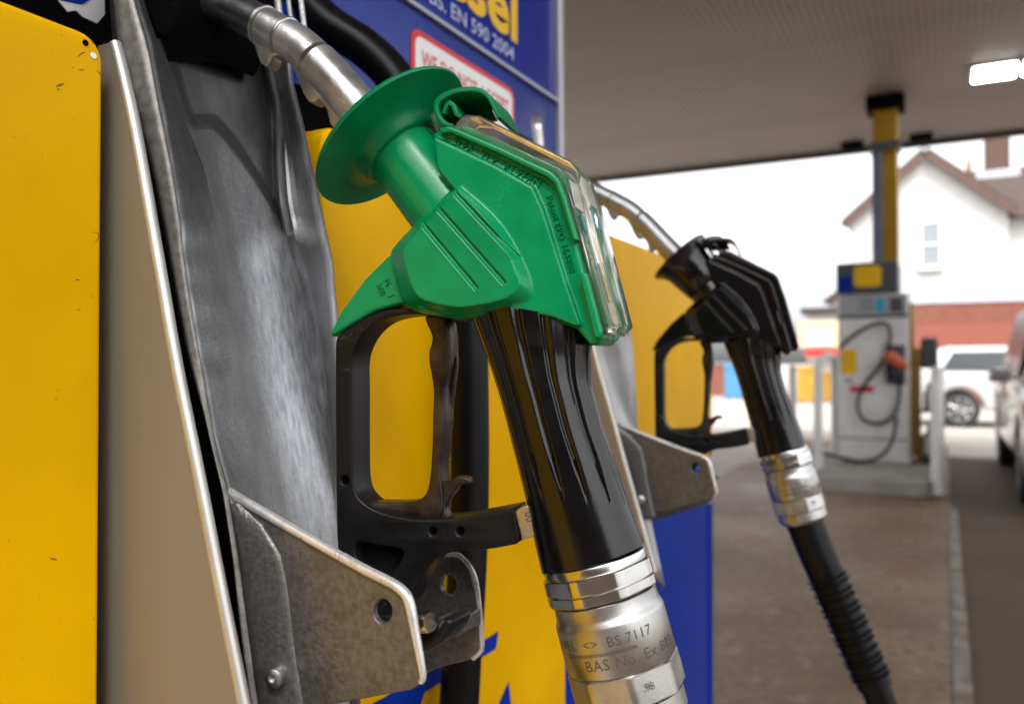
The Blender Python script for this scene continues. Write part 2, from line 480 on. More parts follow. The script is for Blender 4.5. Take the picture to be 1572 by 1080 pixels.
# ------------------------------------------------------------------ ground, islands
def ground_mat():
    m = bpy.data.materials.new('worn_forecourt')
    m.use_nodes = True
    t = m.node_tree; p = t.nodes['Principled BSDF']; L = t.links.new
    tc = t.nodes.new('ShaderNodeTexCoord')
    def noise(s, d=6):
        n = t.nodes.new('ShaderNodeTexNoise'); n.inputs['Scale'].default_value = s; n.inputs['Detail'].default_value = d
        L(tc.outputs['Object'], n.inputs[0]); return n.outputs[0]
    def ramp(s, a, b):
        r = t.nodes.new('ShaderNodeValToRGB'); r.color_ramp.elements[0].position = a; r.color_ramp.elements[1].position = b
        L(s, r.inputs[0]); return r.outputs[0]
    def mix(f, a, b):
        x = t.nodes.new('ShaderNodeMix'); x.data_type = 'RGBA'; L(f, x.inputs['Factor'])
        for s, v in (('A', a), ('B', b)):
            if isinstance(v, tuple): x.inputs[s].default_value = v
            else: L(v, x.inputs[s])
        return x.outputs['Result']
    c = mix(ramp(noise(1.3), 0.35, 0.65), (0.130, 0.078, 0.046, 1), (0.275, 0.192, 0.126, 1))
    c = mix(ramp(noise(3.1), 0.56, 0.70), c, (0.23, 0.105, 0.048, 1))
    c = mix(ramp(noise(26.0), 0.30, 0.62), (0.115, 0.076, 0.050, 1), c)
    c = mix(ramp(noise(9.0), 0.60, 0.70), c, (0.25, 0.21, 0.175, 1))
    L(c, p.inputs['Base Color'])
    p.inputs['Specular IOR Level'].default_value = 0.12
    mr = t.nodes.new('ShaderNodeMapRange'); mr.inputs['To Min'].default_value = 0.3; mr.inputs['To Max'].default_value = 0.75
    L(noise(0.8), mr.inputs[0]); L(mr.outputs[0], p.inputs['Roughness'])
    b = t.nodes.new('ShaderNodeBump'); b.inputs['Strength'].default_value = 0.25; b.inputs['Distance'].default_value = 0.004
    L(noise(60), b.inputs['Height']); L(b.outputs[0], p.inputs['Normal'])
    return m
M['slab'] = ground_mat()
M['asphalt'] = mat('forecourt_asphalt', (0.105, 0.076, 0.054), 0.7, spec=0.12, var=0.35, vscale=2.2, rvar=0.15, bump=0.4, bscale=80)
M['ground'] = mat('pale_yard', (0.42, 0.38, 0.34), 0.85, var=0.2, vscale=0.4)
M['joint'] = mat('worn_white_line', (0.21, 0.19, 0.165), 0.7, col2=(0.13, 0.095, 0.068), vscale=7, lo=0.42, hi=0.56)

def sheet(name, x0, x1, y0, y1, z, m):
    o = mk(name, ([(x0, y0, z), (x1, y0, z), (x1, y1, z), (x0, y1, z)], [(0, 1, 2, 3)]), m)
    return tag(o, kind='structure')
sheet('ground', -700, 700, -700, 900, 0.0, M['ground'])
sheet('added_rear_asphalt', -40, 40, -60, -0.6, 0.002, M['asphalt'])  # unseen ground behind the camera, added dark to cut bounced light
sheet('forecourt_slab', -1.95, 0.03, -12, 12.4, 0.006, M['slab'])
sheet('forecourt_asphalt', 0.03, 9.0, -12, 10.9, 0.004, M['asphalt'])
sheet('painted_line', 0.02, 0.075, 1.2, 7.0, 0.012, M['joint'])

def island(name, x0, x1, y0, y1):
    o = mk(name, ([], []) if False else join(xz_round(x0, x1, y0, y1, 0.0, 0.13)), M['kerb'], bev=0.015)
    return tag(o, kind='structure')
def xz_round(x0, x1, y0, y1, z0, z1, r=0.18):
    ol = round_rect(x0, x1, y0, y1, r)
    n = len(ol)
    V = [Vector((a, b, z)) for z in (z0, z1) for a, b in ol]
    F = [tuple(range(n))[::-1], tuple(range(n, 2 * n))] + [(i, (i + 1) % n, n + (i + 1) % n, n + i) for i in range(n)]
    return V, F
island('pump_island', -1.10, -0.13, -2.2, 1.9)
island('far_pump_island', -1.10, -0.10, 7.45, 11.0)

# ------------------------------------------------------------------ canopy
CZ = 3.95
canopy = empty('canopy', (0, 5.1, CZ), 'large flat canopy lined with long narrow grey strips above the pumps', 'canopy')
nst = 140
x0c, x1c, y0c, y1c = -5.4, 3.0, -1.3, 11.6
wst = (x1c - x0c) / nst
strip_g = join(box(-wst / 2 + 0.0025, wst / 2 - 0.0025, y0c, y1c, -0.012, 0.0))
strip0 = None
for k in range(nst):
    if strip0 is None:
        g = ([Vector((v[0] + x0c + wst * (k + .5), v[1], v[2] + CZ)) for v in strip_g[0]], strip_g[1])
        strip0 = mk('lining_strip', g, M['canopy'], canopy, bev=0.004)
    else:
        o = strip0.copy(); COL.objects.link(o); o.parent = canopy
        o.location = strip0.location + Vector((wst * k, 0, 0))
mk('roof_deck', box(x0c, x1c, y0c, y1c, CZ + 0.003, CZ + 0.10), M['canopy_dark'], canopy)
for nm, b in (('fascia', box(x0c, x1c, y1c + 0.002, y1c + 0.10, CZ - 0.075, CZ + 0.45)), ('fascia', box(x0c, x1c, y0c - 0.10, y0c - 0.002, CZ - 0.075, CZ + 0.45)),
              ('fascia', box(x0c - 0.10, x0c - 0.002, y0c - 0.1, y1c + 0.1, CZ - 0.075, CZ + 0.45)), ('fascia', box(x1c + 0.002, x1c + 0.10, y0c - 0.1, y1c + 0.1, CZ - 0.075, CZ + 0.45))):
    mk(nm, b, M['canopy_dark'], canopy, bev=0.01)

colm = empty('canopy_column', (-0.545, 9.55, 0.13), 'yellow steel column with a grey blue stripe behind the far pump', 'column')
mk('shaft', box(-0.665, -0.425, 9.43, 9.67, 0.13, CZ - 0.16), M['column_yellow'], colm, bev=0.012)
mk('stripe_panel', box(-0.672, -0.575, 9.405, 9.427, 1.9, 3.36), M['column_blue'], colm, bev=0.003)
mk('column_head', box(-0.73, -0.36, 9.36, 9.74, CZ - 0.16, CZ - 0.022), M['void'], colm, bev=0.015)
mk('collar_band', box(-0.70, -0.40, 9.39, 9.71, 3.36, 3.44), M['header_grey'], colm, bev=0.006)

lamp = empty('canopy_lamp', (0.62, 9.0, CZ - 0.02), 'lit rectangular lamp with two white diffusers under the canopy', 'lamp')
mk('housing', box(0.22, 1.10, 8.87, 9.35, CZ - 0.035, CZ - 0.014), M['header_grey'], lamp, bev=0.01)
for xx in (0.26, 0.68):
    mk('diffuser', box(xx, xx + 0.36, 8.90, 9.32, CZ - 0.05, CZ - 0.037), M['lamp'], lamp, bev=0.01)

def floodlight(px, py, label):
    q = PY(px, py, 11.35)
    e = empty('floodlight', (q.x, 11.35, CZ - 0.02), label, 'floodlight', 'floodlights under the canopy edge')
    mk('bracket', box(q.x - 0.02, q.x + 0.02, 11.33, 11.37, q.z, CZ - 0.022), M['void'], e)
    g = box(q.x - 0.13, q.x + 0.13, 11.22, 11.42, q.z - 0.16, q.z + 0.07)
    mk('lamp_head', g, M['void'], e, bev=0.02)
    mk('lens', box(q.x - 0.11, q.x + 0.11, 11.19, 11.216, q.z - 0.085, q.z + 0.035), M['glass_dark'], e, bev=0.004)
floodlight(1309, 212, 'small dark floodlight under the canopy edge left of the yellow column')
floodlight(1414, 198, 'small dark floodlight under the canopy edge right of the yellow column')

# ------------------------------------------------------------------ near dispenser
FX = -0.36
disp = empty('fuel_dispenser', (-0.7, 0.45, 0.13), 'near yellow and blue fuel dispenser filling the left of the picture', 'fuel pump')
mk('cabinet', box(-1.0, -0.445, -0.75, 1.41, 0.13, 1.235), M['void'], disp, bev=0.005)
mk('cabinet_head', box(-1.0, -0.47, -0.75, 1.0, 1.238, 2.05), M['void'], disp, bev=0.004)
def face_panel(y0, y1, z0, z1, m, r=0.012, name='panel', x=FX, th=0.012, bevel=0.003):
    return mk(name, xplate(plate([round_rect(y0, y1, z0, z1, r)], th, bevel, 3), x - th), m, disp, sharp=50)
ZT = 1.2575
pl = face_panel(-0.75, 0.2545, 0.20, ZT, M['yellow'])
for px, py in ((131, 66), (143, 86)):           # two screw holes by the corner
    c = PX(px, py, FX)
    mk('screw_hole', lathe((FX + 0.0002, c.y, c.z), (1, 0, 0), [(0, 0.0016), (0.0004, 0.0014)], 12), M['white'] if py > 70 else M['void'], disp)
face_panel(0.412, 0.800, 0.20, ZT, M['yellow'])
face_panel(0.804, 1.385, 0.935, ZT, M['yellow'])
face_panel(0.804, 1.385, 0.20, 0.931, M['blue'])
mk('corner_post', xplate(plate([round_rect(1.388, 1.432, 0.935, ZT, 0.006)], 0.02, 0.012, 4), FX - 0.02), M['yellow2'], disp, sharp=60)
mk('corner_post', xplate(plate([round_rect(1.388, 1.432, 0.20, 0.931, 0.006)], 0.02, 0.012, 4), FX - 0.02), M['blue'], disp, sharp=60)
# italic blue brand strokes printed on the middle panel
def flat_poly(name, pts_yz, X, m, th=0.0004, parent=None):
    return mk(name, xplate(plate([pts_yz], th, 0.00005, 0), X), m, parent or disp)
def fx(px, py):
    q = PX(px, py, FX); return (q.y, q.z)
bar = [fx(764, 968), fx(760, 995), fx(742, 1006), fx(700, 1031), fx(560, 1118), fx(552, 1090), fx(740, 984)]
flat_poly('brand_stroke', bar, FX + 0.0006, M['blue'])
flat_poly('brand_stroke', [fx(655, 1040), fx(628, 1056), fx(585, 1190), fx(615, 1172)], FX + 0.0016, M['blue'])
flat_poly('brand_stroke', [fx(780, 1046), fx(765, 1080), fx(735, 1150), fx(775, 1130), fx(784, 1085)], FX + 0.0006, M['blue'])

# scuffs and small chips in the enamel, where the photograph has them
def scuff(pts, r, m='scuff'):
    mk('scuff_mark', sweep(cr([PX(a, b, FX - r * 0.55) for a, b in pts], 3), lambda t: r * (0.35 + 0.65 * math.sin(math.pi * min(1, max(0, t)))) , 6), M[m], disp)
for pts, r in (([(84, 137), (88, 132), (94, 130), (101, 127)], 0.0007), ([(86, 139), (91, 136)], 0.0006), ([(115, 91), (121, 85), (128, 81), (134, 80)], 0.0004), ([(117, 105), (124, 108), (131, 105)], 0.0004),
               ([(145, 106), (151, 111), (157, 116)], 0.0003), ([(110, 103), (113, 105)], 0.0005), ([(93, 54), (95, 55)], 0.0005), ([(140, 63), (144, 66)], 0.0005),
               ([(137, 360), (142, 357), (150, 358), (151, 364), (146, 372), (138, 369)], 0.00025), ([(112, 431), (119, 429), (124, 431)], 0.0005), ([(116, 476), (121, 475), (125, 477)], 0.0003),
               ([(72, 852), (79, 857), (85, 858), (88, 862)], 0.0005), ([(20, 210), (22, 211)], 0.0005), ([(113, 183), (115, 184)], 0.0005), ([(78, 80), (79, 82)], 0.0004)):
    scuff(pts, r)
rs = random.Random(3)
for k in range(34):                                  # smaller chips and faint rubs scattered on both yellow panels
    a, b = (rs.uniform(6, 150), rs.uniform(90, 1040)) if k < 20 else (rs.uniform(575, 660), rs.uniform(300, 740)) if k < 28 else (rs.uniform(755, 850), rs.uniform(600, 1040))
    an, ln = rs.uniform(0, 6.28), rs.choice((2, 3, 5, 9))
    scuff([(a, b), (a + ln * .5 * math.cos(an), b + ln * .5 * math.sin(an) + 0.4), (a + ln * math.cos(an), b + ln * math.sin(an))], rs.uniform(0.00015, 0.0004), rs.choice(('chip', 'chip', 'scuff')))

# head: blue sign panels
SX = -0.46
def sign_panel(z0, z1, m):
    return face_panel(0.49, 0.990, z0, z1, m, r=0.002, name='sign_panel', x=SX, th=0.006, bevel=0.001)
ZJ = 1.452
sp1 = sign_panel(1.325, ZJ - 0.003, M['sign_blue2'])
sp2 = sign_panel(ZJ + 0.002, 2.02, M['sign_blue'])
mk('sign_edge', box(-0.475, SX + 0.006, 0.992, 1.006, 1.24, 2.03), M['trim_grey'], disp, bev=0.002)
mk('sign_ledge', box(SX - 0.002, SX + 0.005, 0.49, 0.990, ZJ - 0.0025, ZJ + 0.0015), M['trim_grey'], disp)
def face_text(body, size, y, z, X, m, parent, name='lettering', **k):
    g = text2d(body, size, 0.0, **k)
    V = [Vector((X, y + v[0], z + v[1])) for v in g[0]]
    return mk(name, (V, g[1]), m, parent)
def print_text(body, cap, y0, y1, z, X, m, parent, **k):
    g = text2d(body, 1.0, 0.0, **k)
    xs = [v[0] for v in g[0]]; a, b = min(xs), max(xs)
    sc = (y1 - y0) / (b - a)
    V = [Vector((X, y0 + (v[0] - a) * sc, z + v[1] * cap / 0.69)) for v in g[0]]
    return mk('lettering', (V, g[1]), m, parent)
print_text('Diesel', 0.060, 0.600, 0.877, 1.492, SX + 0.0012, M['yellow_print'], sp2, bold=0.03)
print_text('BS. EN 590 2004', 0.0155, 0.685, 0.868, 1.466, SX + 0.0012, M['lightblue_print'], sp2, bold=0.012)
STK = empty
y0s, y1s, z0s, z1s = 0.653, 0.868, 1.332, 1.4305
st = mk('warning_sticker', xplate(plate([round_rect(y0s, y1s, z0s, z1s, 0.014)], 0.0006, 0.0001, 0), SX + 0.0008), M['red'], disp)
mk('sticker_face', xplate(plate([round_rect(y0s + 0.0065, y1s - 0.0065, z0s + 0.0065, z1s - 0.0065, 0.009)], 0.0003, 0.0001, 0), SX + 0.0018), M['white'], st)
print_text('WE DO NOT ACCEPT', 0.0165, 0.669, 0.852, 1.3955, SX + 0.0026, M['red'], st, bold=0.006)
print_text('A', 0.0165, 0.669, 0.682, 1.371, SX + 0.0026, M['red'], st, bold=-0.004)
# torn sticker over the left panel
tg = PX(128, 5, -0.445)
ts = mk('torn_sticker', xplate(plate([[(PX(a, b, -0.44).y, PX(a, b, -0.44).z) for a, b in ((75, -40), (160, -40), (162, 22), (150, 36), (128, 26), (118, 16), (105, 18), (92, 2))]], 0.0006, 0.0002, 1), -0.441), M['white'], disp)
mk('blue_print', xplate(plate([[(PX(a, b, -0.44).y, PX(a, b, -0.44).z) for a, b in ((75, -40), (138, -40), (140, -2), (126, 7), (112, 4), (92, 0))]], 0.0003, 0.0001, 0), -0.4400), M['blue'], ts)

# the cast boots that hold the nozzles
def lerp_tab(tab, y):
    if y <= tab[0][0]: return tab[0][1]
    for (ya, xa), (yb, xb) in zip(tab, tab[1:]):
        if y <= yb: return xa + (xb - xa) * (y - ya) / (yb - ya)
    return tab[-1][1]
def smooth_tab(tab, y):
    s = 0
    for d in (-16, -8, 0, 8, 16): s += lerp_tab(tab, y + d)
    return s / 5
TA = [(-240, 150), (-80, 165), (0, 170), (75, 175), (160, 199), (260, 229), (360, 252), (450, 269), (540, 287), (690, 327), (755, 342), (850, 356), (1000, 372), (1080, 384), (1300, 415)]
TB = [(-240, 180), (-80, 190), (0, 207), (75, 230), (160, 245), (260, 265), (355, 279), (385, 281), (450, 290), (540, 306), (690, 333), (752, 350), (850, 366), (1000, 386), (1080, 397), (1300, 428)]
TC = [(-240, 190), (-80, 205), (0, 222), (75, 246), (160, 272), (260, 312), (360, 334), (450, 350), (540, 366), (690, 396), (755, 410), (850, 428), (1000, 450), (1300, 500)]
TE = [(60, 408), (110, 415), (165, 428), (240, 427), (310, 430), (365, 442), (450, 470), (540, 490), (690, 508), (755, 514), (850, 520), (1000, 530), (1300, 550)]
TF = [(60, 440), (120, 443), (190, 460), (280, 480), (395, 504), (412, 508), (440, 508), (495, 515), (600, 521), (755, 526), (850, 532), (1000, 542), (1300, 562)]
rows = [-240, -200, -160, -120, -80, -40, 0, 30] + list(range(60, 1100, 4)) + [1120, 1160, 1220, 1300]
def sstep(a, b, x):
    t = max(0, min(1, (x - a) / (b - a))); return t * t * (3 - 2 * t)
bv, bf, wear, idx = [], [], [], {}
for i, y in enumerate(rows):
    a, b, c, e, f = (smooth_tab(T, y) for T in (TA, TB, TC, TE, TF))
    b = b + 0.5 * math.sin(y * 0.045) + 0.3 * math.sin(y * 0.11 + 1)
    cols = [(a, .286, 0), (a * .5 + b * .5, .2875, .1), (b - 3, .289, .15), (b, .2905, .9), (b + 4, .2925, .35)]
    xb = -0.366 + (y - 260) * 0.046 / 490              # the flat slide at the back of the boot
    cy = PX(c, y, xb).y
    for k in range(1, 5):
        u = k / 4
        cols.append((b + 4 + (c - b - 4) * u, .2925 + (cy - .2925) * u, 0.22 + 0.14 * (1 - u)))
    nb = 40
    ey = 0.374
    ridge = sstep(378, 330, y) * sstep(60, 110, y)       # the sharp rib on the right of the scooped hollow
    for k in range(1, nb + 1):
        u = k / nb
        px = c + (e - c) * u
        yc = 190 + 172 * max(0, min(1, (px - 325) / 118)) ** 1.25          # lower lip of the hollow
        deep = 0.0075 * sstep(10, -16, y - yc) * sstep(0, 0.12, u) * sstep(378, 345, y) * sstep(1.0, 0.93, u)
        Y = PX(px, y, xb - deep - 0.0012 * math.sin(math.pi * u)).y
        ey = Y
        if k >= nb - 1: Y -= ridge * (0.006 if k == nb else 0.003)
        wv = sstep(-0.12, 0.60, u) * sstep(1.25, 0.85, u) * sstep(296, 410, y) * (1.0 - 0.5 * sstep(600, 860, y))
        wv = max(wv * 0.86, 0.36 * sstep(0.02, 0.3, u) * sstep(0.98, 0.7, u) * sstep(120, 260, y))
        if k == nb: wv = max(wv, 0.95 * ridge)
        cols.append((px, Y, wv))
    for k in range(1, 7):
        u = k / 6
        wv = 0.9 if k == 6 else max(0.16, 0.62 * sstep(0.55, 0.0, u) * sstep(322, 400, y) * sstep(800, 640, y))
        cols.append((e + (f - e) * u + (2 if k == 1 else 0), ey + (.379 - ey) * u + ridge * 0.0035 * math.sin(math.pi * u), wv))
    cols.append((f + 3, .382, .3)); cols.append((f + 4, .388, 0.1))
    for j, (px, Y, wv) in enumerate(cols):
        if y < 60 and j > 5 + 2: continue
        if y < 95 and 9 < j < 5 + 4 + nb - 2: continue
        idx[(i, j)] = len(bv)
        bv.append(PY(px, y, Y)); wear.append(wv)
ncol = len(cols)
for i in range(len(rows) - 1):
    for j in range(ncol - 1):
        q = [(i, j), (i, j + 1), (i + 1, j + 1), (i + 1, j)]
        if all(k in idx for k in q): bf.append(tuple(idx[k] for k in q))
holster = mk('nozzle_boot', (bv, bf), M['boot'], disp, sharp=11, weld=False)
at = holster.data.attributes.new('wear', 'FLOAT', 'POINT')
at.data.foreach_set('value', wear)
so_ = holster.modifiers.new('wall', 'SOLIDIFY'); so_.thickness = 0.0016; so_.offset = 0
HP = [holster]
def hpart(o): HP.append(o); return o
# worn outer face of the boot's left flange
fv, ff = [], []
fr_ = [-150, -100, -50] + list(range(0, 1110, 10)) + [1160, 1220, 1300]
for y in fr_:
    a, b = smooth_tab(TA, y), smooth_tab(TB, y)
    for u in (0.12, 0.35, 0.65, 0.93): fv.append(PY(a + (b - a) * u, y, 0.2850 + 0.003 * u))
for i in range(len(fr_) - 1):
    for k in range(3): ff.append((i * 4 + k, i * 4 + k + 1, i * 4 + k + 5, i * 4 + k + 4))
fl_ = hpart(mk('flange_face', (fv, ff), M['flange'], disp))
fl_.modifiers.new('wall', 'SOLIDIFY').thickness = 0.0008
# champagne cheek of the boot housing with its rolled edge
CH = 0.2635
we = [(174, 66), (183, 100), (205, 200), (240, 400), (268, 560), (300, 720), (335, 900), (372, 1085), (420, 1330)]
wp = [PY(a, b, CH) for a, b in we]
zlo = wp[-1].z
outl = [(p.x, p.z) for p in cr(wp, 4)] + [(-0.376, zlo), (-0.376, wp[0].z)]
hpart(mk('cheek_panel', yplate(plate([outl], 0.0012, 0.0002, 1), CH), M['champagne'], disp))
hpart(mk('rolled_edge', sweep([p + Vector((0.0, 0.0012, 0)) for p in cr(wp, 6)], 0.0030, 16), M['champ_edge'], disp))
wq = [PY(a + 7, b, 0.2785) for a, b in we]
hpart(mk('gap_shade_strip', yplate(plate([[(p.x, p.z) for p in cr(wq, 4)] + [(-0.43, zlo), (-0.43, wp[0].z)]], 0.003, 0.0005, 1), 0.2755), M['void'], disp))  # black strip standing in for the shade inside the gap
# black hood where the spout enters
hood = [(168, -240), (200, -213), (262, -110), (276, -60), (270, 0), (262, 40), (252, 62), (238, 56), (200, -20)]
hpart(mk('spout_hood', yplate(plate([ypts(hood, 0.304)], 0.034, 0.004, 3), 0.338), M['void'], disp, sharp=50))
# left cup plate
CP = 0.2935
cup = [(352, 756), (420, 796), (500, 842), (560, 875), (596, 893), (616, 906), (628, 924), (638, 974), (649, 1034), (646, 1048), (634, 1056), (560, 1070), (470, 1086), (420, 1100), (400, 1096), (384, 1000), (366, 850)]
cg = plate([ypts(cup, CP), ypts([(591 + 14.5 * math.cos(k * math.pi / 9), 936 + 18.5 * math.sin(k * math.pi / 9)) for k in range(18)], CP)], 0.0019, 0.0008, 2)
cV, cF = yplate(cg, CP)
hpart(mk('side_plate', (cV, cF), M['cast_plate'], disp, sharp=50))
base_strip = []
sv = []
for y in range(756, 1110, 16):
    bpx = smooth_tab(TB, y); fpx = lerp_tab([(756, 352), (800, 400), (850, 430), (900, 440), (1000, 452), (1100, 468)], y)
    for k in range(7):
        u = k / 6
        sv.append(PY(bpx + 2 + (fpx - bpx - 2) * u, y, 0.2912 - 0.0022 * math.sin(math.pi * (0.5 + 0.5 * u)) ) - Vector((0, 0.0012 * (1 - u), 0)))
sf = []
nr = len(range(756, 1110, 16))
for i in range(nr - 1):
    for k in range(6): sf.append((i * 7 + k, i * 7 + k + 1, i * 7 + k + 8, i * 7 + k + 7))
bs = hpart(mk('boot_foot', (sv, sf), M['cast_plate'], disp))
bs.modifiers.new('wall', 'SOLIDIFY').thickness = 0.0015
rim = [PY(a, b - 1, CP - 0.0016) for a, b in cup[:10]]
hpart(mk('plate_rim', sweep(cr(rim, 5), lambda t: 0.0024 if t < 0.70 else 0.0024 - 0.0012 * (t - 0.70) / 0.30, 14), M['cast_edge'], disp))
sc_ = PY(423, 1038, 0.2875)
sg = lathe(sc_, (0.25, -1, 0.02), [(-0.002, 0.0050), (0.0012, 0.0050), (0.0026, 0.0043), (0.0034, 0.0028), (0.0034, 0.0017), (0.0018, 0.0015), (0.0018, 0.0001)], 24)
scr = hpart(mk('screw', sg, M['alloy'], disp))
# right cup plate
RP = 0.3885
rpl = [(560, 905), (620, 868), (668, 853), (700, 851), (712, 858), (724, 874), (733, 905), (740, 985), (737, 1000), (726, 1010), (690, 1019), (652, 1030), (560, 1052)]
rg = plate([ypts(rpl, RP), ypts([(691 + 12 * math.cos(k * math.pi / 9), 896 + 16 * math.sin(k * math.pi / 9)) for k in range(18)], RP)], 0.002, 0.001, 2)
hpart(mk('side_plate', yplate(rg, RP), M['cast_plate'], disp, sharp=50))
hpart(mk('plate_rim', sweep(cr([PY(a, b, RP - 0.001) for a, b in rpl[2:10]], 4), 0.0014, 10), M['cast_edge'], disp))
hk = cr([(630, 962), (655, 966), (680, 957), (692, 943), (700, 940), (708, 944), (708, 956), (694, 976), (672, 990), (645, 998), (628, 1000)], 3, True)
hpart(mk('hinge_hook', yplate(plate([ypts([(p.x, p.y) for p in [Vector((q[0], q[1])) for q in hk]], 0.345)], 0.010, 0.003, 3), 0.345), M['black_matt'], disp, sharp=50))
b0 = PY(648, 951, 0.335)
hpart(mk('hinge_bolt', lathe(b0 - Vector((0.004, 0, 0.002)), (1, -0.25, 0.25), [(0, 0.0052), (0.010, 0.0052), (0.0115, 0.0045)], 24), M['chrome'], disp))
gq = PY(718, 946, 0.382)
hpart(mk('stop_bar', box(gq.x - 0.006, gq.x + 0.006, 0.362, 0.3862, gq.z - 0.0045, gq.z + 0.0045), M['cast_plate'], disp, bev=0.001))
# metal lip strips above the first boot
for a0, wd, m_ in ((432, 0.004, 'cast_edge'), (449, 0.0025, 'alloy'), (468, 0.003, 'cast_edge')):
    q0, q1 = PY(a0 + 6, 100, 0.392), PY(a0 - 22, -130, 0.392)
    mk('upper_lip', sweep([q0, q1], wd * 0.6, 10), M[m_], disp)
# the second boot is the same casting further along
for o in HP:
    c = o.copy(); COL.objects.link(c); c.parent = disp
    c.location = o.location + Vector((-0.012, DH, 0))
    if o.name.startswith('spout_hood'): c.location += Vector((-0.03, 0, -0.012))
    if o is holster:                            # its slide is worn much brighter
        c.data = o.data.copy(); c.data.materials[0] = M['boot_bright']

# ------------------------------------------------------------------ nozzles
def axis_px(a, b, wv=0.0):
    p, q = N(*a), N(*b)
    P = Vector((p[0], wv, p[1])); Q = Vector((q[0], wv, q[1]))
    return P, (Q - P)
def NV(px, py, wv=0.0):
    s, v = N(px, py, wv); return Vector((s, wv, v))

def rowpairs(tab, wv=0.0):
    return [(NV(*a, wv), NV(*b, wv)) for a, b in tab]

GEO = {}
def smooth_ol(pts):
    return [(p.x, p.y) for p in cr([Vector((a, b, 0)) for a, b in pts], 4, True)]
def nozzle_geometry():
    G = GEO
    # ---- cover
    W0, W1, W2, WH = 0.0185, 0.0215, 0.0235, 0.0275
    slab = npts([(662, 205), (680, 196), (692, 193), (770, 226), (846, 262), (857, 272), (866, 300), (886, 372), (926, 518), (918, 529), (905, 530), (884, 505), (847, 491), (790, 478), (720, 487), (690, 488), (640, 478), (617, 460), (604, 420), (600, 396), (606, 377), (636, 346), (668, 312), (700, 295)], -W0)
    face = npts([(664, 208), (688, 219), (760, 253), (818, 286), (834, 322), (866, 425), (892, 500), (880, 500), (845, 486), (780, 474), (720, 480), (690, 484), (640, 474), (640, 380), (700, 295), (672, 262)], -W1)
    lip = npts([(672, 196), (690, 192), (770, 226), (846, 262), (857, 273), (868, 303), (886, 368), (879, 369), (860, 306), (850, 281), (838, 271), (768, 237), (690, 203), (676, 205)], -W2)
    lip2 = npts([(893, 415), (900, 418), (924, 510), (920, 520), (912, 519), (889, 424)], -W2)
    hump_o = [(600, 396), (606, 377), (636, 345), (696, 290), (724, 292), (788, 348), (836, 432), (832, 478), (790, 478), (720, 488), (690, 488), (640, 478), (617, 459)]
    hump_i = [(618, 394), (622, 379), (648, 348), (697, 296), (710, 301), (758, 352), (795, 424), (793, 444), (768, 460), (719, 470), (691, 470), (656, 462), (636, 446)]
    hump_o, hump_i = smooth_ol(hump_o), smooth_ol(hump_i)
    A = [NV(x, y, -W0 + 0.003) for x, y in hump_o]
    B = [NV(x, y, -WH) for x, y in hump_i]
    A2 = [Vector((p.x, -p.y, p.z)) for p in A]; B2 = [Vector((p.x, -p.y, p.z)) for p in B]
    n = len(A)
    hv = B + A + A2 + B2
    hf = [tuple(range(n))] + [(k * n + i, k * n + (i + 1) % n, (k + 1) * n + (i + 1) % n, (k + 1) * n + i) for k in range(3) for i in range(n)] + [tuple(range(3 * n, 4 * n))[::-1]]
    bp, bd = axis_px((612, 226), (690, 326))
    beak = npts([(509, 512), (526, 478), (563, 428), (599, 392), (640, 390), (648, 470), (617, 467), (577, 478), (544, 497), (512, 518)], -0.010)
    geos = [nloc(plate([slab], W0, 0.0025, 2)), nloc(plate([face], W1, 0.0012, 2)), nloc(plate([lip], W2, 0.0012, 2)), nloc(plate([lip2], W2, 0.0012, 2)),
            (hv, hf), lathe(bp, bd, [(0, 0.0185), (0.002, 0.0193), (bd.length, 0.0205), (bd.length + 0.02, 0.016)], 64),
            nloc(plate([beak], 0.0125, 0.002, 2))]
    G['cover'] = moulded(geos, 0.00056, 11)
    # three lines pressed into the side of the cover
    segs = [(NV(*a, -WH), NV(*b, -WH)) for a, b in (((697, 294), (790, 393)), ((673, 320), (773, 433)), ((648, 343), (731, 442)))]
    out = []
    for v in G['cover'][0]:
        if v.y < -0.019:
            for p, q in segs:
                d = Vector((q.x - p.x, 0, q.z - p.z)); L2 = d.length_squared
                t = max(0, min(1, ((v.x - p.x) * d.x + (v.z - p.z) * d.z) / L2))
                side = ((v.x - p.x) * d.z - (v.z - p.z) * d.x) / math.sqrt(L2)
                dist = math.hypot(v.x - p.x - d.x * t, v.z - p.z - d.z * t)
                if dist < 0.0013: v = v + Vector((0, 0.0019 * (1 - (dist / 0.0013) ** 2), 0))
                elif dist < 0.0026 and side > 0: v = v - Vector((0, 0.0005 * (1 - abs(dist - 0.00195) / 0.00065), 0))
        out.append(v)
    G['cover'] = (out, G['cover'][1])
    # splash guard
    ap, ad = axis_px((617, 232), (560, 165))
    G['disc'] = lathe(ap, ad, [(-0.002, 0.0188), (-0.002, 0.0215), (-0.0005, 0.0225), (0.003, 0.0228), (0.0055, 0.026), (0.0075, 0.033), (0.0082, 0.042), (0.0078, 0.0468), (0.0088, 0.0474), (0.0102, 0.0466), (0.0108, 0.042), (0.0105, 0.032), (0.0095, 0.022), (0.009, 0.012)], 96, cap=True)
    G['disc_small'] = lathe(ap, ad, [(-0.036, 0.0195), (-0.034, 0.0225), (-0.02, 0.0245), (-0.004, 0.0262), (0.004, 0.030), (0.0085, 0.0352), (0.0100, 0.0358), (0.0115, 0.0345), (0.0118, 0.030), (0.0115, 0.022), (0.011, 0.012)], 72, cap=True)
    # curled clip on the guard
    path = [(695, 196), (684, 194), (673, 186), (665, 170), (667, 153), (682, 141), (705, 134), (730, 133), (750, 144), (768, 180)]
    inner = [(762, 182), (746, 150), (728, 141), (706, 142), (688, 148), (675, 157), (673, 170), (679, 182), (688, 188), (697, 190)]
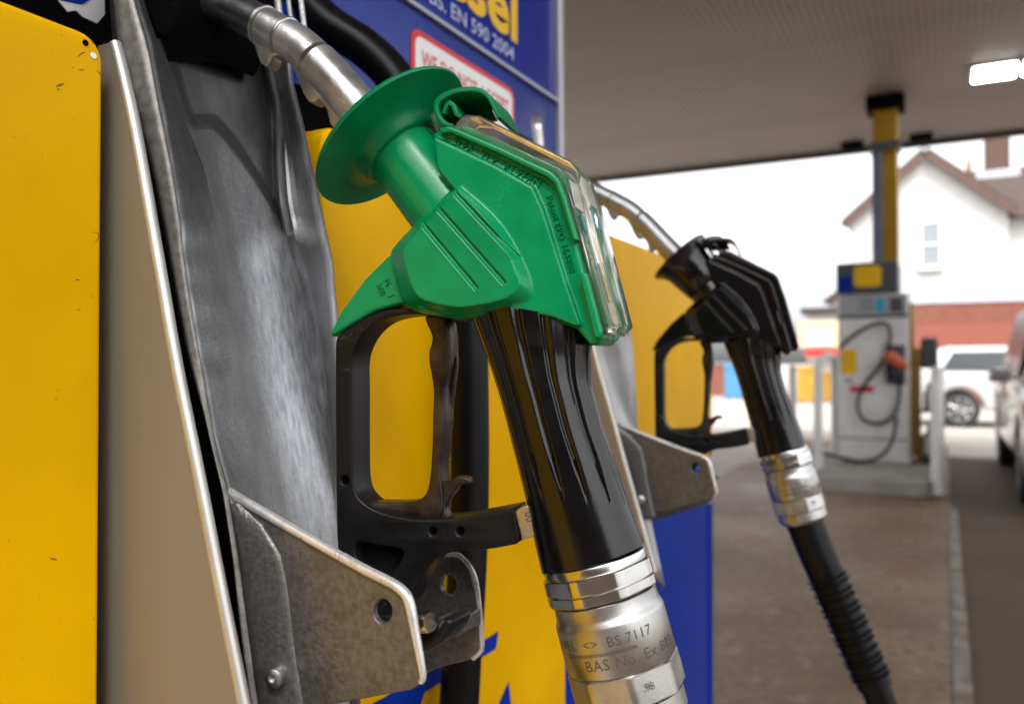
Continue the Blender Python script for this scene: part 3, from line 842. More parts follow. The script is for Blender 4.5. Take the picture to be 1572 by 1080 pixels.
    cl = cr([NV(x, y, -0.016) for x, y in path], 4) + cr([NV(x, y, -0.016) for x, y in inner], 4)
    G['clip'] = nloc(plate([[(p.x, p.z) for p in cl]], 0.016, 0.0006, 2))
    fill = npts([(684, 184), (676, 170), (678, 158), (690, 149), (706, 143), (728, 142), (745, 151), (762, 184), (740, 190), (700, 192)], 0.012)
    G['clip_web'] = nloc(plate([fill], 0.002, 0.0006, 1), 0.013)
    tongue = npts([(676, 172), (682, 155), (690, 152), (697, 158), (700, 168), (708, 178), (704, 181), (696, 176), (691, 163), (687, 160), (682, 174)], -0.015)
    G['tongue'] = nloc(plate([tongue], 0.014, 0.0004, 1))
    # clear cap over the advert panel
    cap = npts([(694, 196), (702, 184), (712, 175), (735, 176), (876, 246), (888, 260), (911, 330), (954, 497), (946, 514), (930, 514), (897, 390), (872, 298), (860, 273), (846, 264), (770, 229)], -0.0165)
    G['cap'] = nloc(plate([cap], 0.0165, 0.002, 3))
    under = npts([(704, 200), (712, 194), (732, 199), (860, 258), (871, 270), (934, 498), (928, 502), (890, 380), (868, 292), (858, 275), (846, 266)], -0.011)
    G['under'] = nloc(plate([under], 0.0115, 0.001, 2))
    seam = [NV(x, y, -0.0170) for x, y in ((693, 195), (770, 229), (845, 264), (858, 274), (871, 300), (897, 392), (931, 514))]
    G['seam'] = sweep(cr(seam, 3), 0.0006, 8)
    # advert strip, facing out, under the clear cap
    def strip(a, b, w0, w1, off=0.0004):
        p, q = N(*a, -0.012), N(*b, -0.012)
        d = Vector((q[0] - p[0], 0, q[1] - p[1])).normalized()
        nn = Vector((-d.z, 0, d.x)); nn = nn if nn.x > 0 else -nn
        P_, Q_ = Vector((p[0], 0, p[1])) + nn * off, Vector((q[0], 0, q[1])) + nn * off
        V = [P_ + Vector((0, w0, 0)), Q_ + Vector((0, w0, 0)), Q_ + Vector((0, w1, 0)), P_ + Vector((0, w1, 0))]
        V += [x - nn * 0.0003 for x in V]
        return V, [(0, 1, 2, 3), (7, 6, 5, 4), (0, 4, 5, 1), (1, 5, 6, 2), (2, 6, 7, 3), (3, 7, 4, 0)]
    G['ad_white'] = join(strip((873, 276), (884, 318), -0.0100, 0.0100), strip((884.4, 320), (932, 494), 0.0055, 0.0100))
    G['ad_blue'] = strip((886, 326), (893, 352), -0.0040, 0.0050, 0.0009)
    G['ad_green'] = strip((906, 400), (923, 462), 0.0070, 0.0096, 0.0009)
    # ---- trigger guard
    g_out = [(700, 482), (660, 474), (600, 474), (570, 482), (544, 496), (522, 513), (515, 524), (514, 560), (514, 640), (515, 740), (516, 800), (519, 850), (530, 895), (560, 935), (598, 945), (624, 928), (636, 900), (662, 864), (692, 848), (747, 843), (783, 837), (793, 834), (797, 826), (792, 800), (788, 782), (784, 780), (747, 787), (700, 795), (650, 797), (613, 793), (577, 783), (553, 767), (542, 744), (540, 690), (540, 600), (540, 556), (547, 530), (564, 505), (592, 488), (640, 482), (690, 490)]
    hole = [(546, 834), (580, 837), (609, 841), (618, 846), (617, 857), (594, 888), (575, 888), (552, 872)]
    circ = [[(cx_ + 6.0 * math.cos(k * math.pi / 7), cy_ + 6.4 * math.sin(k * math.pi / 7)) for k in range(14)] for cx_, cy_ in ((529, 737), (664, 815), (706, 815))]
    G['guard'] = nloc(plate([npts(q, -0.0105) for q in (smooth_ol(g_out), smooth_ol(hole), *circ)], 0.0105, 0.0012, 2))
    G['guard_web'] = nloc(plate([npts([(526, 725), (540, 725), (560, 785), (640, 800), (720, 806), (720, 824), (640, 835), (622, 850), (596, 892), (545, 895), (528, 840)], 0.0)], 0.0035, 0.0004, 1), 0.004)
    G['tab'] = nloc(plate([npts([(789, 784), (800, 777), (822, 771), (832, 800), (828, 820), (800, 829)], -0.0092)], 0.0092, 0.0012, 2))
    # ---- trigger: folded steel lever
    tr = [(652, 486), (663, 517), (658, 540), (659, 560), (665, 596), (664, 640), (663, 683), (659, 737), (649, 763), (622, 771), (567, 772), (575, 784), (640, 798), (672, 800), (680, 770), (676, 730), (678, 690), (683, 640), (682, 596), (688, 560), (690, 525), (682, 486)]
    trs = cr([Vector((x, y, 0)) for x, y in tr], 3, True)
    G['trigger'] = nloc(plate([npts([(p.x, p.y) for p in trs], -0.0065)], 0.0065, 0.0012, 2))
    tr2 = cr([Vector((x, y, 0)) for x, y in ((684, 500), (694, 522), (701, 552), (697, 590), (690, 650), (684, 720), (679, 724), (682, 650), (688, 590), (690, 552), (684, 526))], 3, True)
    G['trigger_flange'] = nloc(plate([npts([(p.x, p.y) for p in tr2], 0.002)], 0.0018, 0.0005, 2), 0.004)
    fk = cr([Vector((x, y, 0)) for x, y in ((676, 742), (690, 738), (702, 731), (716, 732), (720, 736), (719, 742), (704, 744), (700, 752), (690, 764), (684, 780), (688, 794), (672, 798), (668, 770))], 3, True)
    G['latch'] = nloc(plate([npts([(p.x, p.y) for p in fk], -0.004)], 0.0035, 0.001, 2), -0.0015)
    # ---- grip
    tab = [((722, 462), (906, 492)), ((731, 492), (906, 528)), ((742, 522), (905, 552)), ((756, 560), (906, 582)), ((772, 610), (910, 604)), ((786, 663), (922, 650)), ((799, 718), (938, 694)), ((812, 774), (956, 745)), ((824, 832), (974, 796)), ((834, 876), (988, 834))]
    rp = rowpairs(tab)
    Ls = cr([a for a, b in rp], 8); Rs = cr([b for a, b in rp], 8)
    nA = 196; V, F = [], []
    m = len(Ls)
    for i, (a, b) in enumerate(zip(Ls, Rs)):
        t = i / (m - 1)
        c = (a + b) / 2; h = (b - a) / 2
        hw = 0.0195 + 0.002 * t + 0.003 * sstep(0.25, 0, t)
        for k in range(nA):
            th = 2 * math.pi * k / nA
            ph = (th * 14 / (2 * math.pi)) % 1.0
            d_ = abs(ph - 0.5) * 2
            end = 0.80 + 0.05 * math.cos(th) + 0.015 * math.sin(th * 3)
            wd_ = 0.10 + 0.26 * sstep(end, end - 0.30, t)
            g = sstep(wd_, wd_ * 0.3, d_) * sstep(end, end - 0.10, t)
            rdg = sstep(0.62, 0.42, d_) * sstep(0.30, 0.40, d_) * sstep(end - 0.03, end - 0.2, t)
            fac = 1 - 0.070 * g + 0.016 * rdg
            V.append(c + h * math.cos(th) * fac + Vector((0, -hw * math.sin(th) * fac, 0)))
    for i in range(m - 1):
        for k in range(nA):
            a, b = i * nA + k, i * nA + (k + 1) % nA
            F.append((a, b, b + nA, a + nA))
    F.append(tuple(range(nA))); F.append(tuple(range((m - 1) * nA, m * nA)))
    G['grip'] = (V, F)
    # ---- swivel coupling
    P0, D = axis_px((912, 856), (969, 1064))
    ln = D.length; D = D.normalized()
    G['axis'] = (P0, D, ln)
    def off(px, py):
        return (NV(px, py) - P0).dot(D)
    o0, o1, o2, o3, o4 = off(914, 857), off(925, 910), off(951, 1012), off(967, 1062), off(980, 1100)
    rn = (NV(1000, 882) - NV(846, 929)).length / 2
    rc = (NV(1031, 988) - NV(874, 1034)).length / 2
    u0 = Vector((1, 0, 0))
    G['nut'] = lathe(P0, D, [(o0 - 0.001, rn * .80), (o0 - 0.0005, rn * .955), (o0 + 0.0002, rn * .965), (o0 + 0.0026, rn * .965), (o0 + 0.0028, rn * .945), (o0 + 0.0033, rn * .945), (o0 + 0.0035, rn * .97, 8, rn * 1.02), (o0 + 0.0039, rn * .985, 8, rn * 1.035), (o0 + 0.0104, rn * .985, 8, rn * 1.035), (o0 + 0.0108, rn * .955), (o0 + 0.0114, rn * .955), (o0 + 0.0117, rn * .985, 8, rn * 1.03), (o1 - 0.0012, rn * .985, 8, rn * 1.03), (o1 - 0.0003, rn * .955, 8, rn * 1.0), (o1, rn * .8)], 128, twist=R(12), u0=u0)
    G['body'] = lathe(P0, D, [(o1 + 0.0004, rn * .84), (o1 + 0.0006, rc * .93), (o1 + 0.001, rc * .945), (o1 + 0.006, rc * .945), (o1 + 0.0078, rc * .965), (o1 + 0.0095, rc * .995), (o1 + 0.0105, rc * 1.0), (o2 - 0.0008, rc * 1.0), (o2, rc * .98), (o2, rc * .8)], 96, u0=u0)
    G['hex'] = lathe(P0, D, [(o2 + 0.0003, rc * .8), (o2 + 0.0004, rc * .93, 8, rc * .98), (o2 + 0.0012, rc * .96, 8, rc * 1.02), (o3 - 0.001, rc * .96, 8, rc * 1.02), (o3, rc * .93, 8, rc * .97), (o3, rc * .8)], 128, twist=R(27), u0=u0)
    G['ring'] = lathe(P0, D, [(o3 + 0.0003, rc * .75), (o3 + 0.0004, rc * .94), (o4 - 0.003, rc * .94), (o4, rc * .86), (o4, rc * .6)], 64, u0=u0)
    G['rc'] = rc; G['offs'] = (o0, o1, o2, o3, o4)
    # lettering wrapped round the swivel
    def wrap(body, size, ang0, off_, r, **k):
        V, F = text2d(body, size, 0.0, res=2, **k)
        v3 = D.cross(u0 - D * D.dot(u0)).normalized(); u3 = (u0 - D * D.dot(u0)).normalized()
        if v3.y < 0: v3 = -v3                      # v3 points away from the camera side
        out = []
        for q in V:
            an = ang0 - q[0] / r
            out.append(P0 + D * (off_ - q[1]) + (u3 * math.cos(an) - v3 * math.sin(an)) * (r + 0.00012))
        return out, F
    G['marks'] = [wrap('VEL  <>  BS 7117', 0.0064, R(142), o1 + 0.0180, rc, space=1.06), wrap('xxxxxxxxxxxxxxxxxxxxxxxx', 0.0030, R(134), o1 + 0.0214, rc, bold=0.00006), wrap('BAS No. Ex 883', 0.0070, R(114), o1 + 0.0277, rc, space=1.08), wrap('.98', 0.0046, R(62), o2 + 0.0088, rc * 1.0)]
    # ---- spout
    pts = [(612, 234), (575, 194), (545, 160), (503, 112), (463, 74), (430, 54), (395, 35), (355, 17), (315, 4), (270, -8)]
    sp = [NV(x, y) for x, y in pts]
    spp = cr(sp, 8)
    G['spath'] = spp
    G['spout'] = sweep(spp[:int(8 * 3.55)], lambda t: 0.0118 - 0.0004 * t, 40)
    G['spout_neck'] = sweep(spp[int(8 * 3.5):int(8 * 5.85)], 0.01095, 40)
    G['spout_far'] = sweep(spp[int(8 * 5.8):], 0.0105, 40)
    k0 = int(8 * 4.75); dd = (spp[k0 + 1] - spp[k0]).normalized()
    G['collar'] = lathe(spp[k0], dd, [(-0.0012, 0.0108), (-0.0006, 0.01175), (0.0004, 0.0119), (0.0010, 0.0117), (0.0014, 0.0108)], 48)
    k1 = int(8 * 5.8); d1 = (spp[k1 + 1] - spp[k1]).normalized()
    G['sleeve_end'] = lathe(spp[k1], d1, [(-0.0015, 0.0105), (-0.001, 0.0114), (0.0006, 0.0114), (0.001, 0.0105)], 48)
    h1 = npts([(382, 56), (390, 72), (394, 84), (399, 96), (408, 102), (414, 96), (418, 86), (430, 84), (415, 60)], -0.005)
    h2 = npts([(444, 96), (452, 112), (460, 130), (464, 142), (472, 155), (480, 158), (487, 152), (493, 156), (501, 168), (506, 190), (513, 198), (520, 192), (524, 184), (532, 178), (505, 140), (470, 100)], -0.005)
    G['hooks'] = [nloc(plate([h1], 0.005, 0.0012, 2)), nloc(plate([h2], 0.005, 0.0012, 2))]
    # ---- hose: sleeve, ribs, pipe (read off the far nozzle, whose hose is in view)
    O2 = NO + Vector((0, DN, 0))
    def N2(px, py):
        s, v = N(px, py, 0, O2); return Vector((s, 0, v))
    PE = P0 + D * o4
    q0 = N2(1246, 822)
    hp = [PE - D * 0.004] + [N2(x, y) - q0 + PE for x, y in ((1262, 862), (1282, 908), (1305, 960), (1328, 1014), (1350, 1064), (1372, 1120), (1396, 1190))]
    last = hp[-1]
    hp += [last + Vector((0.025, 0, -0.09)), last + Vector((0.030, 0, -0.22)), last + Vector((0.0, 0.0, -0.36)), last + Vector((-0.10, 0.02, -0.43)), last + Vector((-0.22, 0.03, -0.44)), last + Vector((-0.40, 0.04, -0.40))]
    hc = cr(hp, 12)
    G['hose'] = sweep(hc[12 * 4:], 0.0150, 28)
    sl = hc[:12 * 5 + 4]
    G['sleeve'] = sweep(sl, lambda t: 0.0196 - 0.0022 * t, 32)
    ribs = []
    for k in range(15):
        i = 12 * 2 + int(k * 2.55)
        if i + 1 >= len(sl): break
        d_ = (sl[i + 1] - sl[i - 1]).normalized()
        ro = 0.0218 - 0.0012 * k / 15
        ribs.append(lathe(sl[i], d_, [(-0.0016, 0.0165), (-0.0012, ro - .0008), (-0.0005, ro), (0.0005, ro), (0.0012, ro - .0008), (0.0016, 0.0165)], 32))
    G['ribs'] = ribs
    # embossed lettering on the cover
    def emb(body, a, b, size, wv, h=0.0006, **k):
        p, q = NV(*a, wv), NV(*b, wv)
        d = (q - p); d.y = 0; d.normalize(); u = Vector((-d.z, 0, d.x))
        V, F = text2d(body, size, h, res=2, **k)
        return [p + d * v[0] + u * v[1] - Vector((0, v[2], 0)) for v in V], F
    G['emboss'] = [emb('SLFA  YLZ  ALVFRN', (694, 221), (818, 283), 0.0052, -W0 - 0.0004, space=1.15), emb('Patent EPO 164888', (838, 301), (873, 412), 0.0046, -W0 - 0.0004, space=1.05)]
    G['emboss2'] = [emb('200', (577, 436), (587, 462), 0.0046, -0.0127), emb('N', (590, 430), (596, 445), 0.0040, -0.0127)]
    fr = [NV(x, y, -0.0128) for x, y in ((598, 436), (606, 452), (596, 456), (590, 440), (598, 436))]
    G['emboss2'].append(sweep(fr, 0.0003, 6))
    G['tabmark'] = emb('00', (805, 786), (810, 808), 0.0048, -0.0186, h=0.0003)
    G['guardmark'] = emb('7', (680, 820), (692, 817), 0.0036, -0.0211, h=0.0002)
nozzle_geometry()

def nozzle(loc, green, label, rz):
    G = GEO
    t = empty('fuel_nozzle', loc, label, 'fuel nozzle', 'nozzles hanging in the near dispenser', rz=rz, local=True)
    ORG[t] = Vector((0, 0, 0))
    cov = M['green'] if green else M['black_cover']
    rub = M['green_rubber'] if green else M['black_cover']
    c = mk('cover', G['cover'], cov, t, sharp=80)
    for e in G['emboss']: mk('embossed_lettering', e, cov, c)
    for e in G['emboss2']: mk('embossed_lettering', e, cov, c)
    mk('splash_guard', G['disc'] if green else G['disc_small'], rub, t, sharp=60)
    mk('retaining_clip', G['clip'], rub, t, sharp=50)
    mk('clip_web', G['clip_web'], rub, t, sharp=50)
    mk('clip_tongue', G['tongue'], rub, t, sharp=50)
    u = mk('advert_backing', G['under'], cov, t, sharp=50)
    if green:
        mk('advert_print', G['ad_white'], M['white'], u)
        mk('advert_print', G['ad_blue'], M['cyan_print'], u)
        mk('advert_print', G['ad_green'], M['green'], u)
    cp = mk('clear_cap' if green else 'cap', G['cap'], M['clear'] if green else M['black_cover'], t, sharp=50)
    mk('dirty_seam', G['seam'], M['grime'], cp)
    g = mk('trigger_guard', G['guard'], M['black_matt'], t, sharp=45)
    mk('guard_web', G['guard_web'], M['black_matt'], g)
    mk('moulded_mark', G['guardmark'], M['black_gloss'], g)
    tb = mk('guard_tab', G['tab'], M['alloy'], t, sharp=45)
    mk('tab_mark', G['tabmark'], M['engrave'], tb)
    tr = mk('trigger', G['trigger'], M['brown_steel'], t, sharp=45)
    mk('trigger_flange', G['trigger_flange'], M['brown_steel'], tr)
    mk('trigger_latch', G['latch'], M['brown_steel'], tr)
    mk('grip', G['grip'], M['black_gloss'], t, sharp=70)
    s = mk('swivel', G['body'], M['alloy'], t, sharp=35)
    mk('lock_nut', G['nut'], M['chrome'], s, sharp=22)
    mk('hex_collar', G['hex'], M['alloy'], s, sharp=22)
    mk('end_ring', G['ring'], M['alloy'], s, sharp=35)
    for e in G['marks']: mk('engraved_lettering', e, M['engrave'], s)
    sp = mk('spout', G['spout'], M['spout'] if green else M['spout_clean'], t, sharp=50)
    mk('spout_neck', G['spout_neck'], M['spout'] if green else M['spout_clean'], sp, sharp=50)
    mk('spout_tip', G['spout_far'], M['spout_dark'] if green else M['spout_clean'], sp, sharp=50)
    mk('spout_collar', G['collar'], M['alloy'], sp)
    mk('spout_collar', G['sleeve_end'], M['alloy'] if green else M['spout_clean'], sp)
    for h in G['hooks']: mk('spout_hook', h, M['alloy'], sp, sharp=45)
    h = mk('hose', G['hose'], M['black_rubber'], t, sharp=60)
    sl = mk('hose_sleeve', G['sleeve'], M['black_rubber'], t, sharp=60)
    for r in G['ribs']: mk('sleeve_rib', r, M['black_rubber'], sl, sharp=30)
    return t
nozzle(NO, True, 'green fuel nozzle with black grip and round splash guard in the foreground', NYAW)
nozzle(NO + Vector((-0.004, DN, 0)), False, 'black fuel nozzle hanging behind the green one with ribbed hose sleeve', NYAW)

# the loose hose behind the green nozzle
hx = [PX(440, -30, -0.475), PX(500, 34, -0.44), PX(560, 74, -0.41), PX(606, 120, -0.385), PX(650, 195, -0.36), PX(690, 300, -0.345), PX(712, 430, -0.337), PX(720, 560, -0.334), PX(720, 800, -0.334), PX(706, 1060, -0.334), PX(690, 1330, -0.334)]
hx.append(Vector((-0.33, hx[-1].y, 0.45)))
tag(mk('fuel_hose', sweep(cr(hx, 8), 0.0155, 28), M['black_rubber'], sharp=60), 'plain black hose looping behind the green splash guard and hanging straight down', 'hose')

# ------------------------------------------------------------------ far dispenser
FY = 8.7
fd = empty('fuel_dispenser', (-0.62, 8.95, 0.13), 'white fuel pump with dark header and looped hose standing on the far island', 'fuel pump')
xl, xr = -0.945, -0.30
def zat(py, px=1340): return PY(px, py, FY).z
zb, zt, zm = 0.13, zat(402), zat(450)
mk('cabinet', box(xl, xr, FY, FY + 0.5, zb, zm - 0.004), M['steelwhite'], fd, bev=0.015)
mk('header', box(xl - 0.01, xr - 0.09, FY - 0.03, FY + 0.53, zm, zt), M['header_grey'], fd, bev=0.02)
hc_ = PY(1332, 424, FY - 0.03)
mk('brand_roundel', yplate(plate([round_rect(hc_.x - 0.125, hc_.x + 0.125, hc_.z - 0.105, hc_.z + 0.105, 0.05)], 0.008, 0.002, 1), FY - 0.042), M['yellow_print'], fd)
mk('header_badge', box(xl + 0.01, xl + 0.14, FY - 0.04, FY - 0.032, zm + 0.02, zm + 0.17), M['blue'], fd)
def dpan(name, p0, p1, m, th=0.008):
    a, b = PY(*p0, FY), PY(*p1, FY)
    return mk(name, box(min(a.x, b.x), max(a.x, b.x), FY - th, FY - 0.002, min(a.z, b.z), max(a.z, b.z)), m, fd, bev=0.003)
dpan('display_panel', (1288, 455), (1392, 482), M['trim_grey'], 0.012)
dpan('display_window', (1320, 458), (1340, 478), M['pane'], 0.02)
dpan('display_window', (1344, 458), (1358, 478), M['cyan_print'], 0.02)
dpan('keypad', (1366, 457), (1386, 479), M['header_grey'], 0.02)
dpan('panel_joint', (1286, 484), (1394, 487), M['header_grey'], 0.004)
dpan('panel_joint', (1286, 672), (1394, 674), M['header_grey'], 0.004)
dpan('nozzle_pocket', (1360, 530), (1390, 590), M['header_grey'], 0.02)
dpan('small_label', (1296, 580), (1310, 588), M['trim_grey'], 0.006)
dpan('yellow_notice', (1291, 536), (1315, 574), M['yellow_print'])
dpan('red_notice', (1305, 592), (1341, 602), M['red'])
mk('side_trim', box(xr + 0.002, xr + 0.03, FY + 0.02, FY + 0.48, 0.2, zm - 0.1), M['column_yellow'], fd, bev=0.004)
hl = [(1288, 535), (1310, 515), (1340, 498), (1362, 498), (1366, 525), (1352, 560), (1328, 590), (1317, 615), (1322, 640), (1345, 650), (1370, 640), (1380, 610), (1380, 575)]
tag(mk('fuel_hose', sweep(cr([PY(a, b, FY - 0.06) for a, b in hl], 5), 0.016, 14), M['black_rubber'], sharp=60), 'thin black hose looped across the front of the white pump', 'hose')
hl = [(1376, 640), (1370, 675), (1352, 700), (1320, 708), (1285, 700), (1240, 690)]
tag(mk('fuel_hose', sweep(cr([PY(a, b, FY - 0.16) for a, b in hl], 5), 0.016, 14), M['black_rubber'], sharp=60), 'thin black hose sagging low to the kerb before the white pump', 'hose')
nz = empty('fuel_nozzle', tuple(PY(1374, 552, FY - 0.06)), 'small orange red fuel nozzle holstered on the right of the white pump', 'fuel nozzle')
p0 = PY(1374, 552, FY - 0.06)
mk('nozzle_cover', lathe(p0, (0.75, 0, -0.55), [(-0.10, 0.03), (-0.07, 0.055), (0.02, 0.06), (0.10, 0.045), (0.13, 0.02)], 16), M['orange'], nz)
mk('grip', sweep([p0 + Vector((-0.05, 0, 0.0)), p0 + Vector((-0.06, 0, -0.1)), p0 + Vector((-0.03, 0, -0.2))], 0.026, 12), M['black_matt'], nz)
mk('spout', sweep([p0 + Vector((-0.05, 0.02, 0.03)), p0 + Vector((-0.09, 0.05, 0.12)), p0 + Vector((-0.08, 0.1, 0.2))], 0.014, 10), M['alloy'], nz)
# a service tower with squeegee bucket beside the far pump
sv_ = empty('service_unit', (-0.16, 9.0, 0.13), 'cluttered yellow service unit with white bottles beside the far pump', 'service unit')
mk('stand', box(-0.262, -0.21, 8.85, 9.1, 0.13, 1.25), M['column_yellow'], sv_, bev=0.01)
mk('tray', box(-0.208, -0.05, 8.85, 9.1, 0.62, 0.65), M['header_grey'], sv_, bev=0.005)
mk('top_box', box(-0.207, -0.06, 8.85, 9.1, 1.05, 1.35), M['header_grey'], sv_, bev=0.02)
mk('foot', box(-0.207, -0.05, 8.83, 9.12, 0.13, 0.20), M['header_grey'], sv_, bev=0.01)
def bottle(x, y, z, r, h, m, label):
    tag(mk('bottle', lathe((x, y, z), (0, 0, 1), [(0, r * .9), (0.01, r), (h * .62, r), (h * .78, r * .45), (h * .8, r * .4), (h, r * .4)], 16), m, base=True), label, 'bottle')
bottle(-0.145, 8.95, 0.652, 0.05, 0.26, M['white'], 'white bottle on the tray of the yellow service unit')
bottle(-0.135, 8.95, 0.202, 0.075, 0.30, M['white'], 'large white container on the foot of the yellow service unit')
bottle(-0.10, 8.92, 0.652, 0.03, 0.30, M['red'], 'slim red bottle on the tray of the yellow service unit')

# ------------------------------------------------------------------ posts and barriers
def post(px, pyb, pyt, rad, name, label):
    b = PZ(px, pyb, 0.0)
    t = ray(px, pyt); zt_ = CAM.z + t.z * (b.y / t.y)
    e = empty(name, (b.x, b.y, 0.0), label, 'bollard', 'white bollards round the far island')
    mk('tube', lathe((b.x, b.y, 0.0), (0, 0, 1), [(0, rad), (zt_ - 0.03, rad), (zt_ - 0.01, rad * .8), (zt_, rad * .3)], 20), M['steelwhite'], e)
    mk('base_plate', lathe((b.x, b.y, 0.012), (0, 0, 1), [(0, rad * 1.6), (0.015, rad * 1.6)], 20), M['kerb'], e)
post(1440, 762, 562, 0.05, 'bollard', 'tall white bollard right of the far pump at the island corner')
post(1217, 716, 560, 0.04, 'bollard', 'white bollard left of the curved barrier rail')
hb = [PY(1256, 702, 8.0), PY(1256, 640, 8.0), PY(1256, 585, 8.0), PY(1257, 563, 8.0), PY(1262, 551, 8.05), PY(1272, 546, 8.2)]
hb[0].z = 0.13
hb += [PY(1279, 549, 9.3), PY(1281, 560, 9.6), PY(1281, 600, 9.7)]
hb.append(Vector((hb[-1].x, hb[-1].y, 0.13)))
tag(mk('barrier_rail', sweep(cr(hb, 6), 0.04, 16), M['steelwhite'], sharp=60, base=True), 'white curved barrier rail bent over on the far island', 'barrier')

# ------------------------------------------------------------------ vehicles (built pointing along local +x)
def car(name, loc, rz, paint, label, L=4.1, W=1.74, H=1.42, rim_spokes=7, extra=None):
    e = empty(name, loc, label, 'car', rz=rz, local=True)
    ORG[e] = Vector((0, 0, 0))
    hw = W / 2
    # lower body: profile with wheel arches, lofted narrower towards bumpers
    wr, ax0, ax1 = 0.31, -L / 2 + 0.70, L / 2 - 0.82
    def arch(cx_):
        return [(cx_ + (wr + 0.05) * math.cos(a), 0.31 + (wr + 0.05) * math.sin(a)) for a in [math.pi * k / 10 for k in range(11)]]
    bot = [(L / 2 - 0.1, 0.22)] + [p for p in arch(ax1)] + [p for p in arch(ax0)] + [(-L / 2 + 0.08, 0.24)]
    bot = [(x, max(z, 0.2)) for x, z in bot]
    top = [(-L / 2, 0.45), (-L / 2 + 0.01, 0.72), (-L / 2 + 0.06, 0.93), (-L / 2 + 0.35, 0.97), (L / 2 - 1.35, 0.95), (L / 2 - 0.55, 0.86), (L / 2 - 0.12, 0.70), (L / 2, 0.48)]
    ol = bot + top
    g = plate([ol], hw, 0.07, 3)
    mk('body', ([Vector((v[0], v[2], v[1])) for v in g[0]], g[1]), paint, e, sharp=50)
    # cabin: two rings
    lowr = [(-L / 2 + 0.08, 0.93), (L / 2 - 1.10, 0.93)]
    upr = [(-L / 2 + 0.42, H), (L / 2 - 1.95, H)]
    V, F = [], []
    for (xa, xb), z, y in (((-L / 2 + 0.05, L / 2 - 1.05), 0.92, hw - 0.05), ((-L / 2 + 0.22, L / 2 - 1.40), 1.15, hw - 0.13), ((-L / 2 + 0.36, L / 2 - 1.80), H - 0.05, hw - 0.24), ((-L / 2 + 0.55, L / 2 - 2.05), H, hw - 0.36)):
        V += [Vector((xa, -y, z)), Vector((xb, -y, z)), Vector((xb, y, z)), Vector((xa, y, z))]
    for k in range(3):
        for i in range(4): F.append((k * 4 + i, k * 4 + (i + 1) % 4, k * 4 + 4 + (i + 1) % 4, k * 4 + 4 + i))
    F.append((12, 13, 14, 15)); F.append((3, 2, 1, 0))
    mk('cabin', (V, F), paint, e, bev=0.05, bseg=3)
    for s in (-1, 1):
        def side(x, z):
            y = hw - 0.05 - 0.08 * (z - 0.92) / 0.23 if z < 1.15 else hw - 0.13 - 0.11 * (z - 1.15) / (H - 0.05 - 1.15)
            return Vector((x, s * (y + 0.035), z))
        for q in ([(-L / 2 + 0.42, 0.98), (-0.35, 0.98), (-0.35, H - 0.09), (-L / 2 + 0.60, H - 0.10)], [(-0.28, 0.98), (L / 2 - 1.32, 0.98), (L / 2 - 1.78, H - 0.10), (-0.28, H - 0.09)]):
            a = [side(*p) for p in q]
            b = [p - Vector((0, s * 0.06, 0)) for p in a]
            mk('side_window', (a + b, [(0, 1, 2, 3), (7, 6, 5, 4)] + [(i, (i + 1) % 4, 4 + (i + 1) % 4, 4 + i) for i in range(4)]), M['glass_dark'], e)
        for ax in (ax0, ax1):
            y0 = s * (hw - 0.20)
            w_ = mk('wheel', lathe((ax, y0, 0.31), (0, s, 0), [(0, 0.20), (0, 0.29), (0.02, 0.31), (0.17, 0.31), (0.195, 0.29), (0.20, 0.23), (0.19, 0.205), (0.15, 0.20), (0.15, 0.01)], 32), M['tyre'], e)
            sp_ = [lathe((ax, y0 + s * 0.16, 0.31), (0, s, 0), [(0, 0.06), (0.03, 0.055), (0.035, 0.01)], 16), lathe((ax, y0 + s * 0.185, 0.31), (0, s, 0), [(0, 0.19), (0.006, 0.21), (0.01, 0.20), (0.01, 0.185), (0, 0.185)], 32, cap=False)]
            for k in range(rim_spokes):
                an = 2 * math.pi * k / rim_spokes
                d_ = Vector((math.cos(an), 0, math.sin(an)))
                sp_.append(sweep([Vector((ax, y0 + s * 0.17, 0.31)) + d_ * 0.04, Vector((ax, y0 + s * 0.18, 0.31)) + d_ * 0.195], 0.017, 6))
            mk('wheel_rim', join(*sp_), M['rim'], w_)
        mk('headlight', lathe((L / 2 - 0.16, s * (hw - 0.30), 0.68), (1, s * 0.35, 0.25), [(-0.05, 0.12), (0.03, 0.12), (0.06, 0.09), (0.07, 0.01)], 16), M['pane'], e)
        mk('tail_light', box(-L / 2 - 0.004, -L / 2 + 0.10, s * (hw - 0.17) - 0.10, s * (hw - 0.17) + 0.10, 0.68, 0.92), M['red'], e, bev=0.02)
        mk('door_mirror', box(L / 2 - 1.52, L / 2 - 1.40, s * (hw + 0.09) - 0.08, s * (hw + 0.09) + 0.08, 0.94, 1.06), paint, e, bev=0.03)
        mk('door_handle', box(-0.42, -0.26, s * (hw + 0.004) - 0.012, s * (hw + 0.004) + 0.012, 0.82, 0.85), paint, e, bev=0.006)
    for q, nm in (([(L / 2 - 1.12, hw - 0.14, 0.98), (L / 2 - 1.74, hw - 0.30, H - 0.09)], 'windscreen'), ([(-L / 2 + 0.075, hw - 0.16, 1.0), (-L / 2 + 0.30, hw - 0.30, H - 0.10)], 'rear_window')):
        (xa, ya_, za), (xb, yb, zb_) = q
        n_ = Vector((za - zb_, 0, xb - xa)).normalized()
        if (nm == 'windscreen') != (n_.x > 0): n_ = -n_
        a = [Vector((xa, -ya_, za)), Vector((xa, ya_, za)), Vector((xb, yb, zb_)), Vector((xb, -yb, zb_))]
        a = [p + n_ * 0.05 for p in a]; b = [p - n_ * 0.05 for p in a]
